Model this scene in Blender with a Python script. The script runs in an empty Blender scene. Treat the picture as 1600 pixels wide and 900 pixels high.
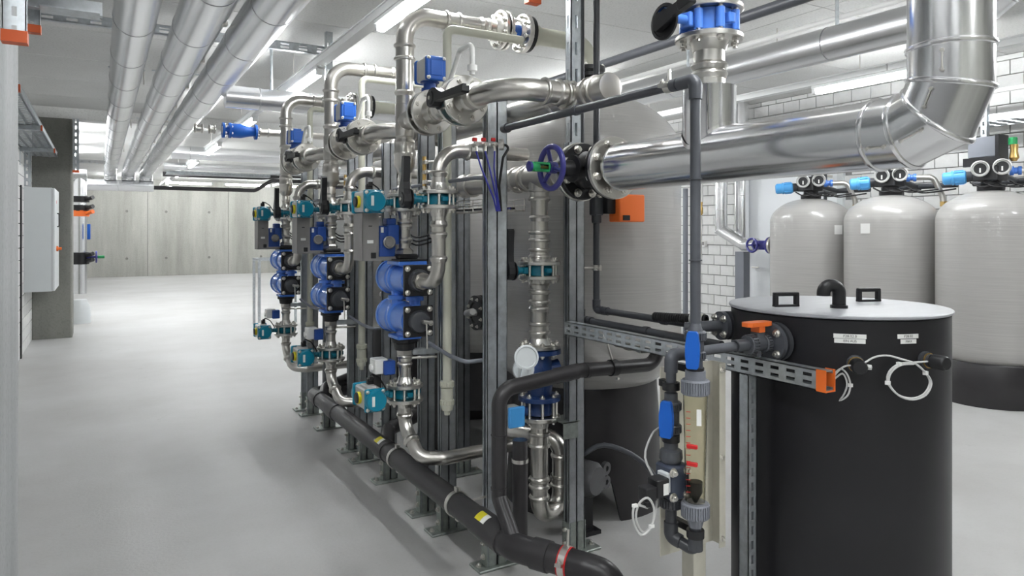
import bpy, math, random
from mathutils import Vector, Matrix

random.seed(7)
scene = bpy.context.scene
COL = scene.collection
PI = math.pi

# ------------------------------------------------------------------ camera
# X runs across the room, Y down its length, Z up; the camera stands over the origin
FPX, CAM_H, HORIZON = 1100.0, 1.55, 362.0
TH = math.atan(643.0 / FPX)
cd = bpy.data.cameras.new('camera')
cd.sensor_width = 36.0
cd.lens = 36.0 * FPX / 1600.0
cd.shift_y = -(450.0 - HORIZON) / 1600.0
cd.clip_start = 0.05
cam = bpy.data.objects.new('camera', cd)
COL.objects.link(cam)
cam.location = (0, 0, CAM_H)
cam.rotation_euler = (PI / 2, 0, -TH)
scene.camera = cam

# ------------------------------------------------------------------ world and exposure
w = bpy.data.worlds.new('world')
scene.world = w
w.use_nodes = True
w.node_tree.nodes['Background'].inputs[0].default_value = (0.9, 0.95, 1.0, 1)
w.node_tree.nodes['Background'].inputs[1].default_value = 0.25
vs = scene.view_settings
vs.view_transform = 'Standard'
vs.look = 'None'
vs.gamma = 1.0
vs.use_curve_mapping = False
vs.exposure = 1.05
LAMP_POWER = 46.0          # emission strength of the fluorescent tubes
LAMP_COLOR = (0.97, 0.99, 1.0)
CEIL = 3.36
X_LEFT, X_RIGHT, Y_BACK, Y_FRONT = -0.86, 8.0, 27.6, -2.6

# ------------------------------------------------------------------ photo measuring
def ray(px, py):
    u, v = (px - 800.0) / FPX, (HORIZON - py) / FPX
    return Vector((math.sin(TH) + u * math.cos(TH), math.cos(TH) - u * math.sin(TH), v))
def PX(px, py, X):
    d = ray(px, py); return Vector((0, 0, CAM_H)) + d * (X / d.x)
def PY(px, py, Y):
    d = ray(px, py); return Vector((0, 0, CAM_H)) + d * (Y / d.y)
def PZ(px, py, Z):
    d = ray(px, py); return Vector((0, 0, CAM_H)) + d * ((Z - CAM_H) / d.z)

# ------------------------------------------------------------------ materials
MATS = {}
def mat(name, color, rough=0.5, metal=0.0, noise=0.0, nscale=8.0, bump=0.0, bscale=40.0, stretch=(1, 1, 1),
        rvar=0.0, coat=0.0, alpha=1.0, trans=0.0, emit=0.0, spec=0.5, col2=None, ior=1.45, aniso=0.0):
    m = bpy.data.materials.new(name)
    m.use_nodes = True
    nt = m.node_tree
    b = nt.nodes['Principled BSDF']
    b.inputs['Base Color'].default_value = (*color, 1)
    b.inputs['Roughness'].default_value = rough
    b.inputs['Metallic'].default_value = metal
    b.inputs['Coat Weight'].default_value = coat
    b.inputs['Alpha'].default_value = alpha
    b.inputs['Transmission Weight'].default_value = trans
    b.inputs['Specular IOR Level'].default_value = spec
    b.inputs['IOR'].default_value = ior
    b.inputs['Anisotropic'].default_value = aniso
    if emit:
        b.inputs['Emission Color'].default_value = (*color, 1)
        b.inputs['Emission Strength'].default_value = emit
    if noise or bump or rvar:
        tc = nt.nodes.new('ShaderNodeTexCoord')
        mp = nt.nodes.new('ShaderNodeMapping')
        mp.inputs['Scale'].default_value = stretch
        nt.links.new(tc.outputs['Object'], mp.inputs['Vector'])
        nz = nt.nodes.new('ShaderNodeTexNoise')
        nz.inputs['Scale'].default_value = nscale
        nz.inputs['Detail'].default_value = 5
        nz.inputs['Roughness'].default_value = 0.6
        nt.links.new(mp.outputs[0], nz.inputs['Vector'])
        if noise:
            cr = nt.nodes.new('ShaderNodeValToRGB')
            c2 = col2 or tuple(c * (1 - noise) for c in color)
            cr.color_ramp.elements[0].position = 0.32
            cr.color_ramp.elements[1].position = 0.68
            cr.color_ramp.elements[0].color = (*c2, 1)
            cr.color_ramp.elements[1].color = (*color, 1)
            nt.links.new(nz.outputs['Fac'], cr.inputs['Fac'])
            nt.links.new(cr.outputs['Color'], b.inputs['Base Color'])
        if rvar:
            mr = nt.nodes.new('ShaderNodeMapRange')
            mr.inputs['To Min'].default_value = rough - rvar
            mr.inputs['To Max'].default_value = rough + rvar
            nt.links.new(nz.outputs['Fac'], mr.inputs['Value'])
            nt.links.new(mr.outputs[0], b.inputs['Roughness'])
        if bump:
            n2 = nt.nodes.new('ShaderNodeTexNoise')
            n2.inputs['Scale'].default_value = bscale
            n2.inputs['Detail'].default_value = 4
            nt.links.new(mp.outputs[0], n2.inputs['Vector'])
            bp = nt.nodes.new('ShaderNodeBump')
            bp.inputs['Strength'].default_value = bump
            bp.inputs['Distance'].default_value = 0.01
            nt.links.new(n2.outputs['Fac'], bp.inputs['Height'])
            nt.links.new(bp.outputs[0], b.inputs['Normal'])
    MATS[name] = m
    return m

STEEL = mat('stainless_steel', (0.62, 0.60, 0.565), 0.29, 1.0, noise=0.06, nscale=1.6)
STEEL_FL = mat('stainless_flange', (0.70, 0.685, 0.65), 0.29, 1.0, noise=0.08, nscale=4)
CLAD = mat('aluminium_cladding', (0.76, 0.77, 0.785), 0.27, 1.0, noise=0.03, nscale=2)
CLAD_S = mat('polished_cladding', (0.78, 0.785, 0.795), 0.19, 1.0, noise=0.05, nscale=3, rvar=0.03)
BEAD = mat('cladding_bead', (0.82, 0.82, 0.83), 0.17, 1.0)
GALV = mat('galvanised_steel', (0.60, 0.64, 0.67), 0.34, 0.78, noise=0.28, nscale=26, rvar=0.09)
GALV_D = mat('galvanised_steel_dull', (0.50, 0.525, 0.55), 0.34, 0.8, noise=0.25, nscale=20, rvar=0.08)
GALV_G = mat('galvanised_foot', (0.42, 0.46, 0.43), 0.45, 0.75, noise=0.3, nscale=30)
ZINC = mat('zinc_bolt', (0.70, 0.68, 0.64), 0.3, 1.0)
PVC = mat('dark_grey_pvc', (0.055, 0.058, 0.066), 0.33, noise=0.15, nscale=12, rvar=0.05)
PVC_L = mat('mid_grey_pvc', (0.082, 0.087, 0.10), 0.38, noise=0.12, nscale=12)
PVC_G = mat('light_grey_pvc', (0.19, 0.20, 0.23), 0.4)
HDPE = mat('black_polyethylene', (0.032, 0.030, 0.032), 0.36, noise=0.2, nscale=8, rvar=0.07)
CREAM = mat('cream_polypropylene', (0.56, 0.56, 0.47), 0.42, noise=0.06, nscale=6)
BLUE = mat('blue_enamel', (0.08, 0.225, 0.70), 0.25, noise=0.15, nscale=5, coat=0.3)
BLUE_D = mat('dark_blue_enamel', (0.015, 0.045, 0.16), 0.34, noise=0.25, nscale=9, coat=0.2)
BLUE_V = mat('royal_blue_plastic', (0.008, 0.105, 0.48), 0.4, noise=0.1, nscale=7)
BLUE_M = mat('cobalt_housing', (0.02, 0.075, 0.33), 0.42, noise=0.2, nscale=9)
BLUE_L = mat('sky_blue_plastic', (0.06, 0.30, 0.66), 0.4)
NAVY = mat('navy_wheel', (0.035, 0.035, 0.22), 0.3, coat=0.3)
TEAL = mat('teal_enamel', (0.0, 0.14, 0.21), 0.33, noise=0.15, nscale=10, coat=0.2)
CYAN = mat('petrol_cap', (0.0, 0.20, 0.31), 0.33, coat=0.2)
ALU = mat('cast_aluminium', (0.56, 0.56, 0.55), 0.40, 0.4, noise=0.12, nscale=20)
BLACK = mat('black_plastic', (0.014, 0.014, 0.016), 0.4, noise=0.2, nscale=15)
RUBBER = mat('black_rubber', (0.012, 0.012, 0.013), 0.6)
ORANGE = mat('orange_plastic', (0.80, 0.16, 0.025), 0.42)
ORANGE_D = mat('orange_strut_cap', (0.62, 0.11, 0.03), 0.5)
YELLOW = mat('yellow_plastic', (0.70, 0.62, 0.02), 0.45)
GREEN = mat('green_plastic', (0.02, 0.28, 0.09), 0.4)
RED = mat('red_plastic', (0.55, 0.02, 0.02), 0.4)
WHITE = mat('white_plastic', (0.82, 0.82, 0.80), 0.4)
GREYBOX = mat('grey_lacquer', (0.66, 0.69, 0.70), 0.42, noise=0.03, nscale=3)
GREYPLATE = mat('grey_bracket_plate', (0.27, 0.26, 0.255), 0.42, 0.35, noise=0.1, nscale=12)
BRASS = mat('brass', (0.62, 0.42, 0.16), 0.35, 1.0)
CABLE = mat('grey_cable', (0.55, 0.55, 0.54), 0.45)
BLUETUBE = mat('blue_tube', (0.035, 0.04, 0.32), 0.35)
LABELW = mat('label_white', (0.80, 0.80, 0.78), 0.5)
LABELK = mat('label_print', (0.04, 0.04, 0.04), 0.6)
GLASS = mat('clear_tube', (0.97, 0.95, 0.86), 0.04, trans=1.0, ior=1.12)
BOARD = mat('beige_board', (0.56, 0.54, 0.46), 0.5, noise=0.22, nscale=7)
TUBE_LIGHT = mat('fluorescent_tube', LAMP_COLOR, 0.5, emit=LAMP_POWER)
LAMPBODY = mat('luminaire_body', (0.78, 0.79, 0.79), 0.4)
BLACKTANK = mat('black_tank_wall', (0.011, 0.0105, 0.013), 0.42, noise=0.25, nscale=3, rvar=0.08)
LIDGREY = mat('tank_lid', (0.36, 0.37, 0.39), 0.42, noise=0.10, nscale=4, stretch=(1, 6, 1))
DOORW = mat('white_door', (0.80, 0.82, 0.84), 0.45)
WALLMORTAR = mat('mortar', (0.24, 0.24, 0.24), 0.9, noise=0.2, nscale=30)
BRICK = mat('white_block', (0.70, 0.70, 0.69), 0.7, noise=0.10, nscale=7, bump=0.2, bscale=60)

def tank_material():
    m = mat('fibreglass_winding', (0.42, 0.40, 0.37), 0.3, coat=0.5)
    nt = m.node_tree; b = nt.nodes['Principled BSDF']
    tc = nt.nodes.new('ShaderNodeTexCoord'); mp = nt.nodes.new('ShaderNodeMapping')
    mp.inputs['Scale'].default_value = (1.2, 1.2, 90)
    nt.links.new(tc.outputs['Object'], mp.inputs[0])
    nz = nt.nodes.new('ShaderNodeTexNoise'); nz.inputs['Scale'].default_value = 1.6; nz.inputs['Detail'].default_value = 3
    nt.links.new(mp.outputs[0], nz.inputs['Vector'])
    cr = nt.nodes.new('ShaderNodeValToRGB')
    cr.color_ramp.elements[0].position = 0.25; cr.color_ramp.elements[1].position = 0.75
    cr.color_ramp.elements[0].color = (0.36, 0.352, 0.338, 1); cr.color_ramp.elements[1].color = (0.43, 0.42, 0.405, 1)
    nt.links.new(nz.outputs['Fac'], cr.inputs[0]); nt.links.new(cr.outputs[0], b.inputs['Base Color'])
    bp = nt.nodes.new('ShaderNodeBump'); bp.inputs['Strength'].default_value = 0.22; bp.inputs['Distance'].default_value = 0.004
    nt.links.new(nz.outputs['Fac'], bp.inputs['Height']); nt.links.new(bp.outputs[0], b.inputs['Normal'])
    nt.links.new(bp.outputs[0], b.inputs['Coat Normal'])
    return m
FIBRE = tank_material()

def concrete(name, base, dark, sx=1.0, board=0.0, rough=0.75, grain=0.35):
    """Cast concrete: cloudy tone, fine pores and, for shuttered faces, faint board lines."""
    m = mat(name, base, rough)
    nt = m.node_tree; b = nt.nodes['Principled BSDF']
    tc = nt.nodes.new('ShaderNodeTexCoord')
    n1 = nt.nodes.new('ShaderNodeTexNoise'); n1.inputs['Scale'].default_value = 0.55 * sx; n1.inputs['Detail'].default_value = 7
    n1.inputs['Roughness'].default_value = 0.62
    mp = nt.nodes.new('ShaderNodeMapping'); mp.inputs['Scale'].default_value = (1, 1, 0.35) if board == 0 else (2.2, 2.2, 0.25)
    nt.links.new(tc.outputs['Object'], mp.inputs[0]); nt.links.new(mp.outputs[0], n1.inputs['Vector'])
    cr = nt.nodes.new('ShaderNodeValToRGB')
    cr.color_ramp.elements[0].position = 0.30; cr.color_ramp.elements[1].position = 0.66
    cr.color_ramp.elements[0].color = (*dark, 1); cr.color_ramp.elements[1].color = (*base, 1)
    nt.links.new(n1.outputs['Fac'], cr.inputs[0])
    n2 = nt.nodes.new('ShaderNodeTexNoise'); n2.inputs['Scale'].default_value = 55; n2.inputs['Detail'].default_value = 3
    nt.links.new(tc.outputs['Object'], n2.inputs['Vector'])
    mx = nt.nodes.new('ShaderNodeMix'); mx.data_type = 'RGBA'; mx.blend_type = 'MULTIPLY'
    mx.inputs[0].default_value = grain
    cr2 = nt.nodes.new('ShaderNodeValToRGB')
    cr2.color_ramp.elements[0].position = 0.30; cr2.color_ramp.elements[1].position = 0.5
    cr2.color_ramp.elements[0].color = (0.55, 0.55, 0.53, 1); cr2.color_ramp.elements[1].color = (1, 1, 1, 1)
    nt.links.new(n2.outputs['Fac'], cr2.inputs[0])
    nt.links.new(cr.outputs[0], mx.inputs[6]); nt.links.new(cr2.outputs[0], mx.inputs[7])
    nt.links.new(mx.outputs[2], b.inputs['Base Color'])
    bp = nt.nodes.new('ShaderNodeBump'); bp.inputs['Strength'].default_value = 0.12; bp.inputs['Distance'].default_value = 0.01
    nt.links.new(n2.outputs['Fac'], bp.inputs['Height']); nt.links.new(bp.outputs[0], b.inputs['Normal'])
    return m
CONC_WALL = concrete('wall_concrete', (0.49, 0.49, 0.45), (0.30, 0.30, 0.27), 1.4, board=1)
CONC_COL = concrete('column_concrete', (0.46, 0.47, 0.47), (0.33, 0.34, 0.34), 3.0, board=1)
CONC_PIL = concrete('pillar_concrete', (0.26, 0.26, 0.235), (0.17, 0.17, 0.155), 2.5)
CONC_CEIL = concrete('ceiling_concrete', (0.68, 0.68, 0.665), (0.57, 0.57, 0.555), 0.9)

def floor_material():
    m = concrete('floor_screed', (0.53, 0.53, 0.525), (0.42, 0.415, 0.405), 1.1, rough=0.46, grain=0.07)
    nt = m.node_tree; b = nt.nodes['Principled BSDF']
    b.inputs['Specular IOR Level'].default_value = 0.35
    # thin scratches and drag marks
    tc = nt.nodes.new('ShaderNodeTexCoord')
    mp = nt.nodes.new('ShaderNodeMapping'); mp.inputs['Scale'].default_value = (1.0, 1.0, 1.0)
    nt.links.new(tc.outputs['Object'], mp.inputs[0])
    nz = nt.nodes.new('ShaderNodeTexNoise'); nz.inputs['Scale'].default_value = 1.7; nz.inputs['Detail'].default_value = 2
    nz.inputs['Distortion'].default_value = 1.2
    nt.links.new(mp.outputs[0], nz.inputs['Vector'])
    mr = nt.nodes.new('ShaderNodeMath'); mr.operation = 'SUBTRACT'; mr.inputs[1].default_value = 0.55
    ab = nt.nodes.new('ShaderNodeMath'); ab.operation = 'ABSOLUTE'
    lt = nt.nodes.new('ShaderNodeMath'); lt.operation = 'LESS_THAN'; lt.inputs[1].default_value = 0.0016
    nt.links.new(nz.outputs['Fac'], mr.inputs[0]); nt.links.new(mr.outputs[0], ab.inputs[0]); nt.links.new(ab.outputs[0], lt.inputs[0])
    n3 = nt.nodes.new('ShaderNodeTexNoise'); n3.inputs['Scale'].default_value = 0.9
    nt.links.new(tc.outputs['Object'], n3.inputs['Vector'])
    gt = nt.nodes.new('ShaderNodeMath'); gt.operation = 'GREATER_THAN'; gt.inputs[1].default_value = 0.56
    nt.links.new(n3.outputs['Fac'], gt.inputs[0])
    ml = nt.nodes.new('ShaderNodeMath'); ml.operation = 'MULTIPLY'
    nt.links.new(lt.outputs[0], ml.inputs[0]); nt.links.new(gt.outputs[0], ml.inputs[1])
    ml2 = nt.nodes.new('ShaderNodeMath'); ml2.operation = 'MULTIPLY'; ml2.inputs[1].default_value = 0.35
    nt.links.new(ml.outputs[0], ml2.inputs[0])
    mx = nt.nodes.new('ShaderNodeMix'); mx.data_type = 'RGBA'
    mx.inputs[7].default_value = (0.34, 0.33, 0.32, 1)
    src = b.inputs['Base Color'].links[0].from_socket
    nt.links.new(ml2.outputs[0], mx.inputs[0]); nt.links.new(src, mx.inputs[6]); nt.links.new(mx.outputs[2], b.inputs['Base Color'])
    return m
FLOOR = floor_material()

# ------------------------------------------------------------------ mesh building
V = Vector
def perp(d):
    d = d.normalized()
    a = V((0, 0, 1)) if abs(d.z) < 0.9 else V((1, 0, 0))
    x = a.cross(d).normalized()
    return x, d.cross(x).normalized()
def frame(o, z, x=None):
    """Matrix with origin o, local z along z, local x as near x as can be."""
    z = V(z).normalized()
    if x is None:
        xx, yy = perp(z)
    else:
        xx = V(x); xx = (xx - z * xx.dot(z)).normalized(); yy = z.cross(xx)
    return Matrix(((xx.x, yy.x, z.x, o[0]), (xx.y, yy.y, z.y, o[1]), (xx.z, yy.z, z.z, o[2]), (0, 0, 0, 1)))
def T(x, y, z): return Matrix.Translation((x, y, z))
IDM = Matrix.Identity(4)

def arc_path(pts, R, fn=7):
    """Round each inner corner of a polyline with an arc of radius R (number or list)."""
    pts = [V(p) for p in pts]
    out = [pts[0]]
    for i in range(1, len(pts) - 1):
        r = R[i - 1] if isinstance(R, (list, tuple)) else R
        a, b, c = pts[i - 1], pts[i], pts[i + 1]
        d1, d2 = (a - b).normalized(), (c - b).normalized()
        ang = d1.angle(d2)
        if r <= 0 or abs(ang - PI) < 1e-3:
            out.append(b); continue
        t = r / math.tan(ang / 2)
        t = min(t, 0.98 * (a - b).length, 0.98 * (c - b).length)
        r2 = t * math.tan(ang / 2)
        ctr = b + (d1 + d2).normalized() * (r2 / math.sin(ang / 2))
        p0, p1 = b + d1 * t, b + d2 * t
        u0, u1 = (p0 - ctr), (p1 - ctr)
        tot = u0.angle(u1)
        ax = u0.cross(u1).normalized()
        for k in range(fn + 1):
            out.append(ctr + Matrix.Rotation(tot * k / fn, 3, ax) @ u0)
    out.append(pts[-1])
    return out

def rings(path, r, n, r_end=None):
    path = [V(p) for p in path]
    d = (path[1] - path[0]).normalized()
    x, y = perp(d)
    R = [[path[0] + (x * math.cos(2 * PI * k / n) + y * math.sin(2 * PI * k / n)) * r for k in range(n)]]
    for i in range(1, len(path)):
        d0 = (path[i] - path[i - 1]).normalized()
        if i < len(path) - 1:
            nn = (d0 + (path[i + 1] - path[i]).normalized()).normalized()
        else:
            nn = d0
        den = d0.dot(nn)
        R.append([p + d0 * ((path[i] - p).dot(nn) / den) for p in R[-1]])
    return R

class MB:
    def __init__(self):
        self.v = []; self.f = []
    def add(self, vs, fs, M=None):
        o = len(self.v)
        self.v += [M @ V(p) for p in vs] if M is not None else [V(p) for p in vs]
        self.f += [tuple(o + i for i in f) for f in fs]
        return self
    def box(self, c, s, M=None):
        x, y, z = (k / 2 for k in s)
        vs = [(c[0] + a * x, c[1] + b * y, c[2] + d * z) for a in (-1, 1) for b in (-1, 1) for d in (-1, 1)]
        return self.add(vs, [(0, 1, 3, 2), (4, 6, 7, 5), (0, 4, 5, 1), (2, 3, 7, 6), (0, 2, 6, 4), (1, 5, 7, 3)], M)
    def lo(self, a, b, M=None):
        return self.box([(a[i] + b[i]) / 2 for i in range(3)], [abs(b[i] - a[i]) for i in range(3)], M)
    def rbox(self, c, s, r=0.01, M=None, n=3):
        """Box with rounded vertical corners and a chamfered top and bottom."""
        hx, hy, hz = s[0] / 2, s[1] / 2, s[2] / 2
        r = min(r, hx * 0.99, hy * 0.99, hz * 0.99)
        def ring(ins, z):
            out = []
            for (sx, sy, a0) in ((1, 1, 0), (-1, 1, PI / 2), (-1, -1, PI), (1, -1, 1.5 * PI)):
                for k in range(n + 1):
                    a = a0 + PI / 2 * k / n
                    out.append((c[0] + sx * (hx - r) + (r - ins) * math.cos(a), c[1] + sy * (hy - r) + (r - ins) * math.sin(a), c[2] + z))
            return out
        m = 4 * (n + 1)
        vs = ring(r * 0.5, -hz) + ring(0, -hz + r * 0.5) + ring(0, hz - r * 0.5) + ring(r * 0.5, hz)
        fs = [tuple(range(m - 1, -1, -1)), tuple(3 * m + k for k in range(m))]
        for j in range(3):
            fs += [(j * m + k, j * m + (k + 1) % m, (j + 1) * m + (k + 1) % m, (j + 1) * m + k) for k in range(m)]
        return self.add(vs, fs, M)
    def lathe(self, prof, M=None, n=24, closed=False):
        vs, fs = [], []
        k0 = None
        idx = []
        for (r, z) in prof:
            if r < 1e-6:
                idx.append([len(vs)]); vs.append((0, 0, z))
            else:
                idx.append([len(vs) + k for k in range(n)])
                vs += [(r * math.cos(2 * PI * k / n), r * math.sin(2 * PI * k / n), z) for k in range(n)]
        pairs = list(zip(idx[:-1], idx[1:]))
        if closed: pairs.append((idx[-1], idx[0]))
        for a, b in pairs:
            if len(a) == 1 and len(b) == 1: continue
            for k in range(n):
                k2 = (k + 1) % n
                if len(a) == 1: fs.append((a[0], b[k2], b[k]))
                elif len(b) == 1: fs.append((a[k], a[k2], b[0]))
                else: fs.append((a[k], a[k2], b[k2], b[k]))
        return self.add(vs, fs, M)
    def cyl(self, p0, p1, r, n=16, r1=None):
        p0, p1 = V(p0), V(p1)
        L = (p1 - p0).length
        r1 = r if r1 is None else r1
        return self.lathe([(0, 0), (r, 0), (r1, L), (0, L)], frame(p0, p1 - p0), n)
    def tube(self, pts, r, n=16, R=0.0, fn=7, cap=True, closed=False):
        path = arc_path(pts, R, fn) if (R and len(pts) > 2) else [V(p) for p in pts]
        rg = rings(path, r, n)
        vs = [p for q in rg for p in q]; fs = []
        for j in range(len(rg) - 1):
            fs += [(j * n + k, j * n + (k + 1) % n, (j + 1) * n + (k + 1) % n, (j + 1) * n + k) for k in range(n)]
        if cap:
            fs += [tuple(range(n - 1, -1, -1)), tuple((len(rg) - 1) * n + k for k in range(n))]
        return self.add(vs, fs)
    def torus(self, R, r, M=None, n=32, m=10, a0=0, a1=2 * PI):
        full = abs(a1 - a0 - 2 * PI) < 1e-6
        N = n if full else n + 1
        vs = []
        for i in range(N):
            a = a0 + (a1 - a0) * i / n
            for j in range(m):
                b = 2 * PI * j / m
                q = R + r * math.cos(b)
                vs.append((q * math.cos(a), q * math.sin(a), r * math.sin(b)))
        fs = []
        for i in range(n if full else n):
            i2 = (i + 1) % N if full else i + 1
            fs += [(i * m + j, i2 * m + j, i2 * m + (j + 1) % m, i * m + (j + 1) % m) for j in range(m)]
        return self.add(vs, fs, M)
    def prism(self, poly, z0, z1, M=None):
        n = len(poly)
        vs = [(x, y, z0) for x, y in poly] + [(x, y, z1) for x, y in poly]
        fs = [tuple(range(n - 1, -1, -1)), tuple(range(n, 2 * n))]
        fs += [(k, (k + 1) % n, n + (k + 1) % n, n + k) for k in range(n)]
        return self.add(vs, fs, M)
    def mesh(self, name, m, inv=None, smooth=True, angle=38):
        me = bpy.data.meshes.new(name)
        vs = [tuple(inv @ p) for p in self.v] if inv is not None else [tuple(p) for p in self.v]
        me.from_pydata(vs, [], self.f)
        me.validate()
        me.materials.append(m)
        if smooth:
            me.polygons.foreach_set('use_smooth', [True] * len(me.polygons))
            me.set_sharp_from_angle(angle=math.radians(angle))
        me.update()
        return me

def link(o):
    COL.objects.link(o); return o
class Thing:
    """A top-level thing: an Empty at its base whose children are its parts (meshes given in world or local coordinates)."""
    def __init__(self, name, label, cat, loc=(0, 0, 0), M=None, group=None, kind=None):
        self.o = link(bpy.data.objects.new(name, None))
        self.o.empty_display_size = 0.05
        self.M = M if M is not None else T(*loc)
        self.o.matrix_world = self.M
        self.inv = self.M.inverted()
        self.label = label
        self.o['label'] = label; self.o['category'] = cat
        if group: self.o['group'] = group
        if kind: self.o['kind'] = kind
    def part(self, name, mb, m, parent=None, local=None, label=None, smooth=True, angle=38):
        """local=True: coordinates of the thing's own frame."""
        me = mb if isinstance(mb, bpy.types.Mesh) else mb.mesh(name, m, None if local else self.inv, smooth, angle)
        ob = link(bpy.data.objects.new(name, me))
        ob.parent = parent if parent is not None else self.o
        if label: ob['label'] = label
        return ob
    def put(self, name, me, M, parent=None):
        """A shared mesh as a part at matrix M (thing's own frame)."""
        ob = link(bpy.data.objects.new(name, me))
        ob.parent = parent if parent is not None else self.o
        ob.matrix_local = M
        return ob
def solo(name, label, cat, mb, m, group=None, kind=None, loc=None, smooth=True, angle=38):
    """A thing of one mesh; its origin sits at the lowest point's centre."""
    if loc is None:
        xs = [p.x for p in mb.v]; ys = [p.y for p in mb.v]; zs = [p.z for p in mb.v]
        loc = ((min(xs) + max(xs)) / 2, (min(ys) + max(ys)) / 2, min(zs))
    me = mb.mesh(name, m, T(*loc).inverted(), smooth, angle)
    o = link(bpy.data.objects.new(name, me)); o.location = loc
    o['label'] = label; o['category'] = cat
    if group: o['group'] = group
    if kind: o['kind'] = kind
    return o
def struct(name, mb, m, label=None, parent=None, smooth=False):
    o = link(bpy.data.objects.new(name, mb.mesh(name, m, None, smooth)))
    if parent is None:
        o['kind'] = 'structure'
        if label: o['label'] = label
    else:
        o.parent = parent
    return o
def copy_tree(o, M, label=None, parent=None):
    c = link(o.copy())
    if parent is None:
        c.matrix_world = M @ o.matrix_world
        if label: c['label'] = label
    else:
        c.parent = parent
    for ch in CHILDREN.get(o.name, []):
        copy_tree(ch, M, None, c)
    return c
CHILDREN = {}
def index_children():
    CHILDREN.clear()
    for o in COL.objects:
        if o.parent: CHILDREN.setdefault(o.parent.name, []).append(o)

# ------------------------------------------------------------------ shared small meshes
def hexbolt_mesh(r=0.011, h=0.009, shank=0.02):
    """Hexagon bolt head with washer; head along +z."""
    b = MB().lathe([(0, 0), (r * 1.25, 0), (r * 1.25, h * 0.25), (0, h * 0.25)], None, 12)
    b.lathe([(0, 0), (r, 0), (r, h), (r * 0.8, h * 1.15), (0, h * 1.15)], None, 6)
    b.lathe([(0, h), (r * 0.5, h), (r * 0.5, h + shank * 0.35), (0, h + shank * 0.35)], None, 8)
    return b.mesh('bolt', ZINC)
BOLT_M = hexbolt_mesh(0.0115, 0.010)
BOLT_S = hexbolt_mesh(0.008, 0.007)
BOLT_L = hexbolt_mesh(0.0155, 0.014)
def stud_mesh(half, r=0.0075, h=0.009):
    """Long stud with a nut at both ends, lying along z."""
    b = MB().lathe([(0, -half - 0.018), (r, -half - 0.018), (r, half + 0.018), (0, half + 0.018)], None, 8)
    for s in (-1, 1):
        b.lathe([(0, s * half), (r * 1.75, s * half), (r * 1.75, s * (half + h)), (0, s * (half + h))], None, 6)
    return b.mesh('bolt', ZINC)
STUDS = {}
def stud(half):
    k = round(half, 3)
    if k not in STUDS: STUDS[k] = stud_mesh(half)
    return STUDS[k]

# ================================================================== THE ROOM
floor = struct('floor', MB().lo((X_LEFT - 0.3, Y_FRONT - 0.3, -0.2), (X_RIGHT + 0.3, Y_BACK + 0.3, 0)), FLOOR)
ceiling = struct('ceiling', MB().lo((X_LEFT - 0.3, Y_FRONT - 0.3, CEIL + 0.012), (X_RIGHT + 0.3, Y_BACK + 0.3, CEIL + 0.3)),
                 mat('ceiling_joint', (0.30, 0.30, 0.29), 0.8))
PW, PL = (X_RIGHT - X_LEFT) / 3, 1.25
pm = MB().lo((0, 0, 0), (PW - 0.010, PL - 0.010, 0.014)).mesh('panel', CONC_CEIL, None, False)
for i in range(3):
    for j in range(25):
        o = link(bpy.data.objects.new('panel', pm)); o.parent = ceiling
        o.location = (X_LEFT + i * PW, Y_FRONT + j * PL, CEIL)

wall_left = struct('wall_left', MB().lo((X_LEFT - 0.2, Y_FRONT, 0), (X_LEFT, Y_BACK, CEIL)), WALLMORTAR)
wall_right = struct('wall_right', MB().lo((X_RIGHT + 0.012, Y_FRONT, 0), (X_RIGHT + 0.2, Y_BACK, CEIL)), WALLMORTAR)
wall_front = struct('wall_front', MB().lo((X_LEFT, Y_FRONT - 0.2, 0), (X_RIGHT, Y_FRONT, CEIL)), CONC_WALL)
wall_back = struct('wall_back', MB().lo((X_LEFT, Y_BACK + 0.012, 0), (X_RIGHT, Y_BACK + 0.2, CEIL)),
                   mat('wall_joint', (0.22, 0.22, 0.21), 0.85))
# shuttering panels of the back wall, with their tie holes
xs = [X_LEFT, 1.42, 4.05, 6.7, X_RIGHT]
for a, b in zip(xs[:-1], xs[1:]):
    struct('panel', MB().lo((a + 0.008, Y_BACK - 0.012, 0), (b - 0.008, Y_BACK + 0.02, CEIL)), CONC_WALL, parent=wall_back)
hole = MB().lathe([(0, 0), (0.03, 0), (0.036, 0.012), (0.045, 0.012), (0.045, 0.016), (0, 0.010)], None, 12).mesh('tie_hole', CONC_PIL)
for x in (0.78, 2.0, 3.4, 5.2):
    for z in (0.62, 2.25):
        o = link(bpy.data.objects.new('tie_hole', hole)); o.parent = wall_back
        o.matrix_world = frame((x, Y_BACK - 0.012, z), (0, -1, 0))

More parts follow.
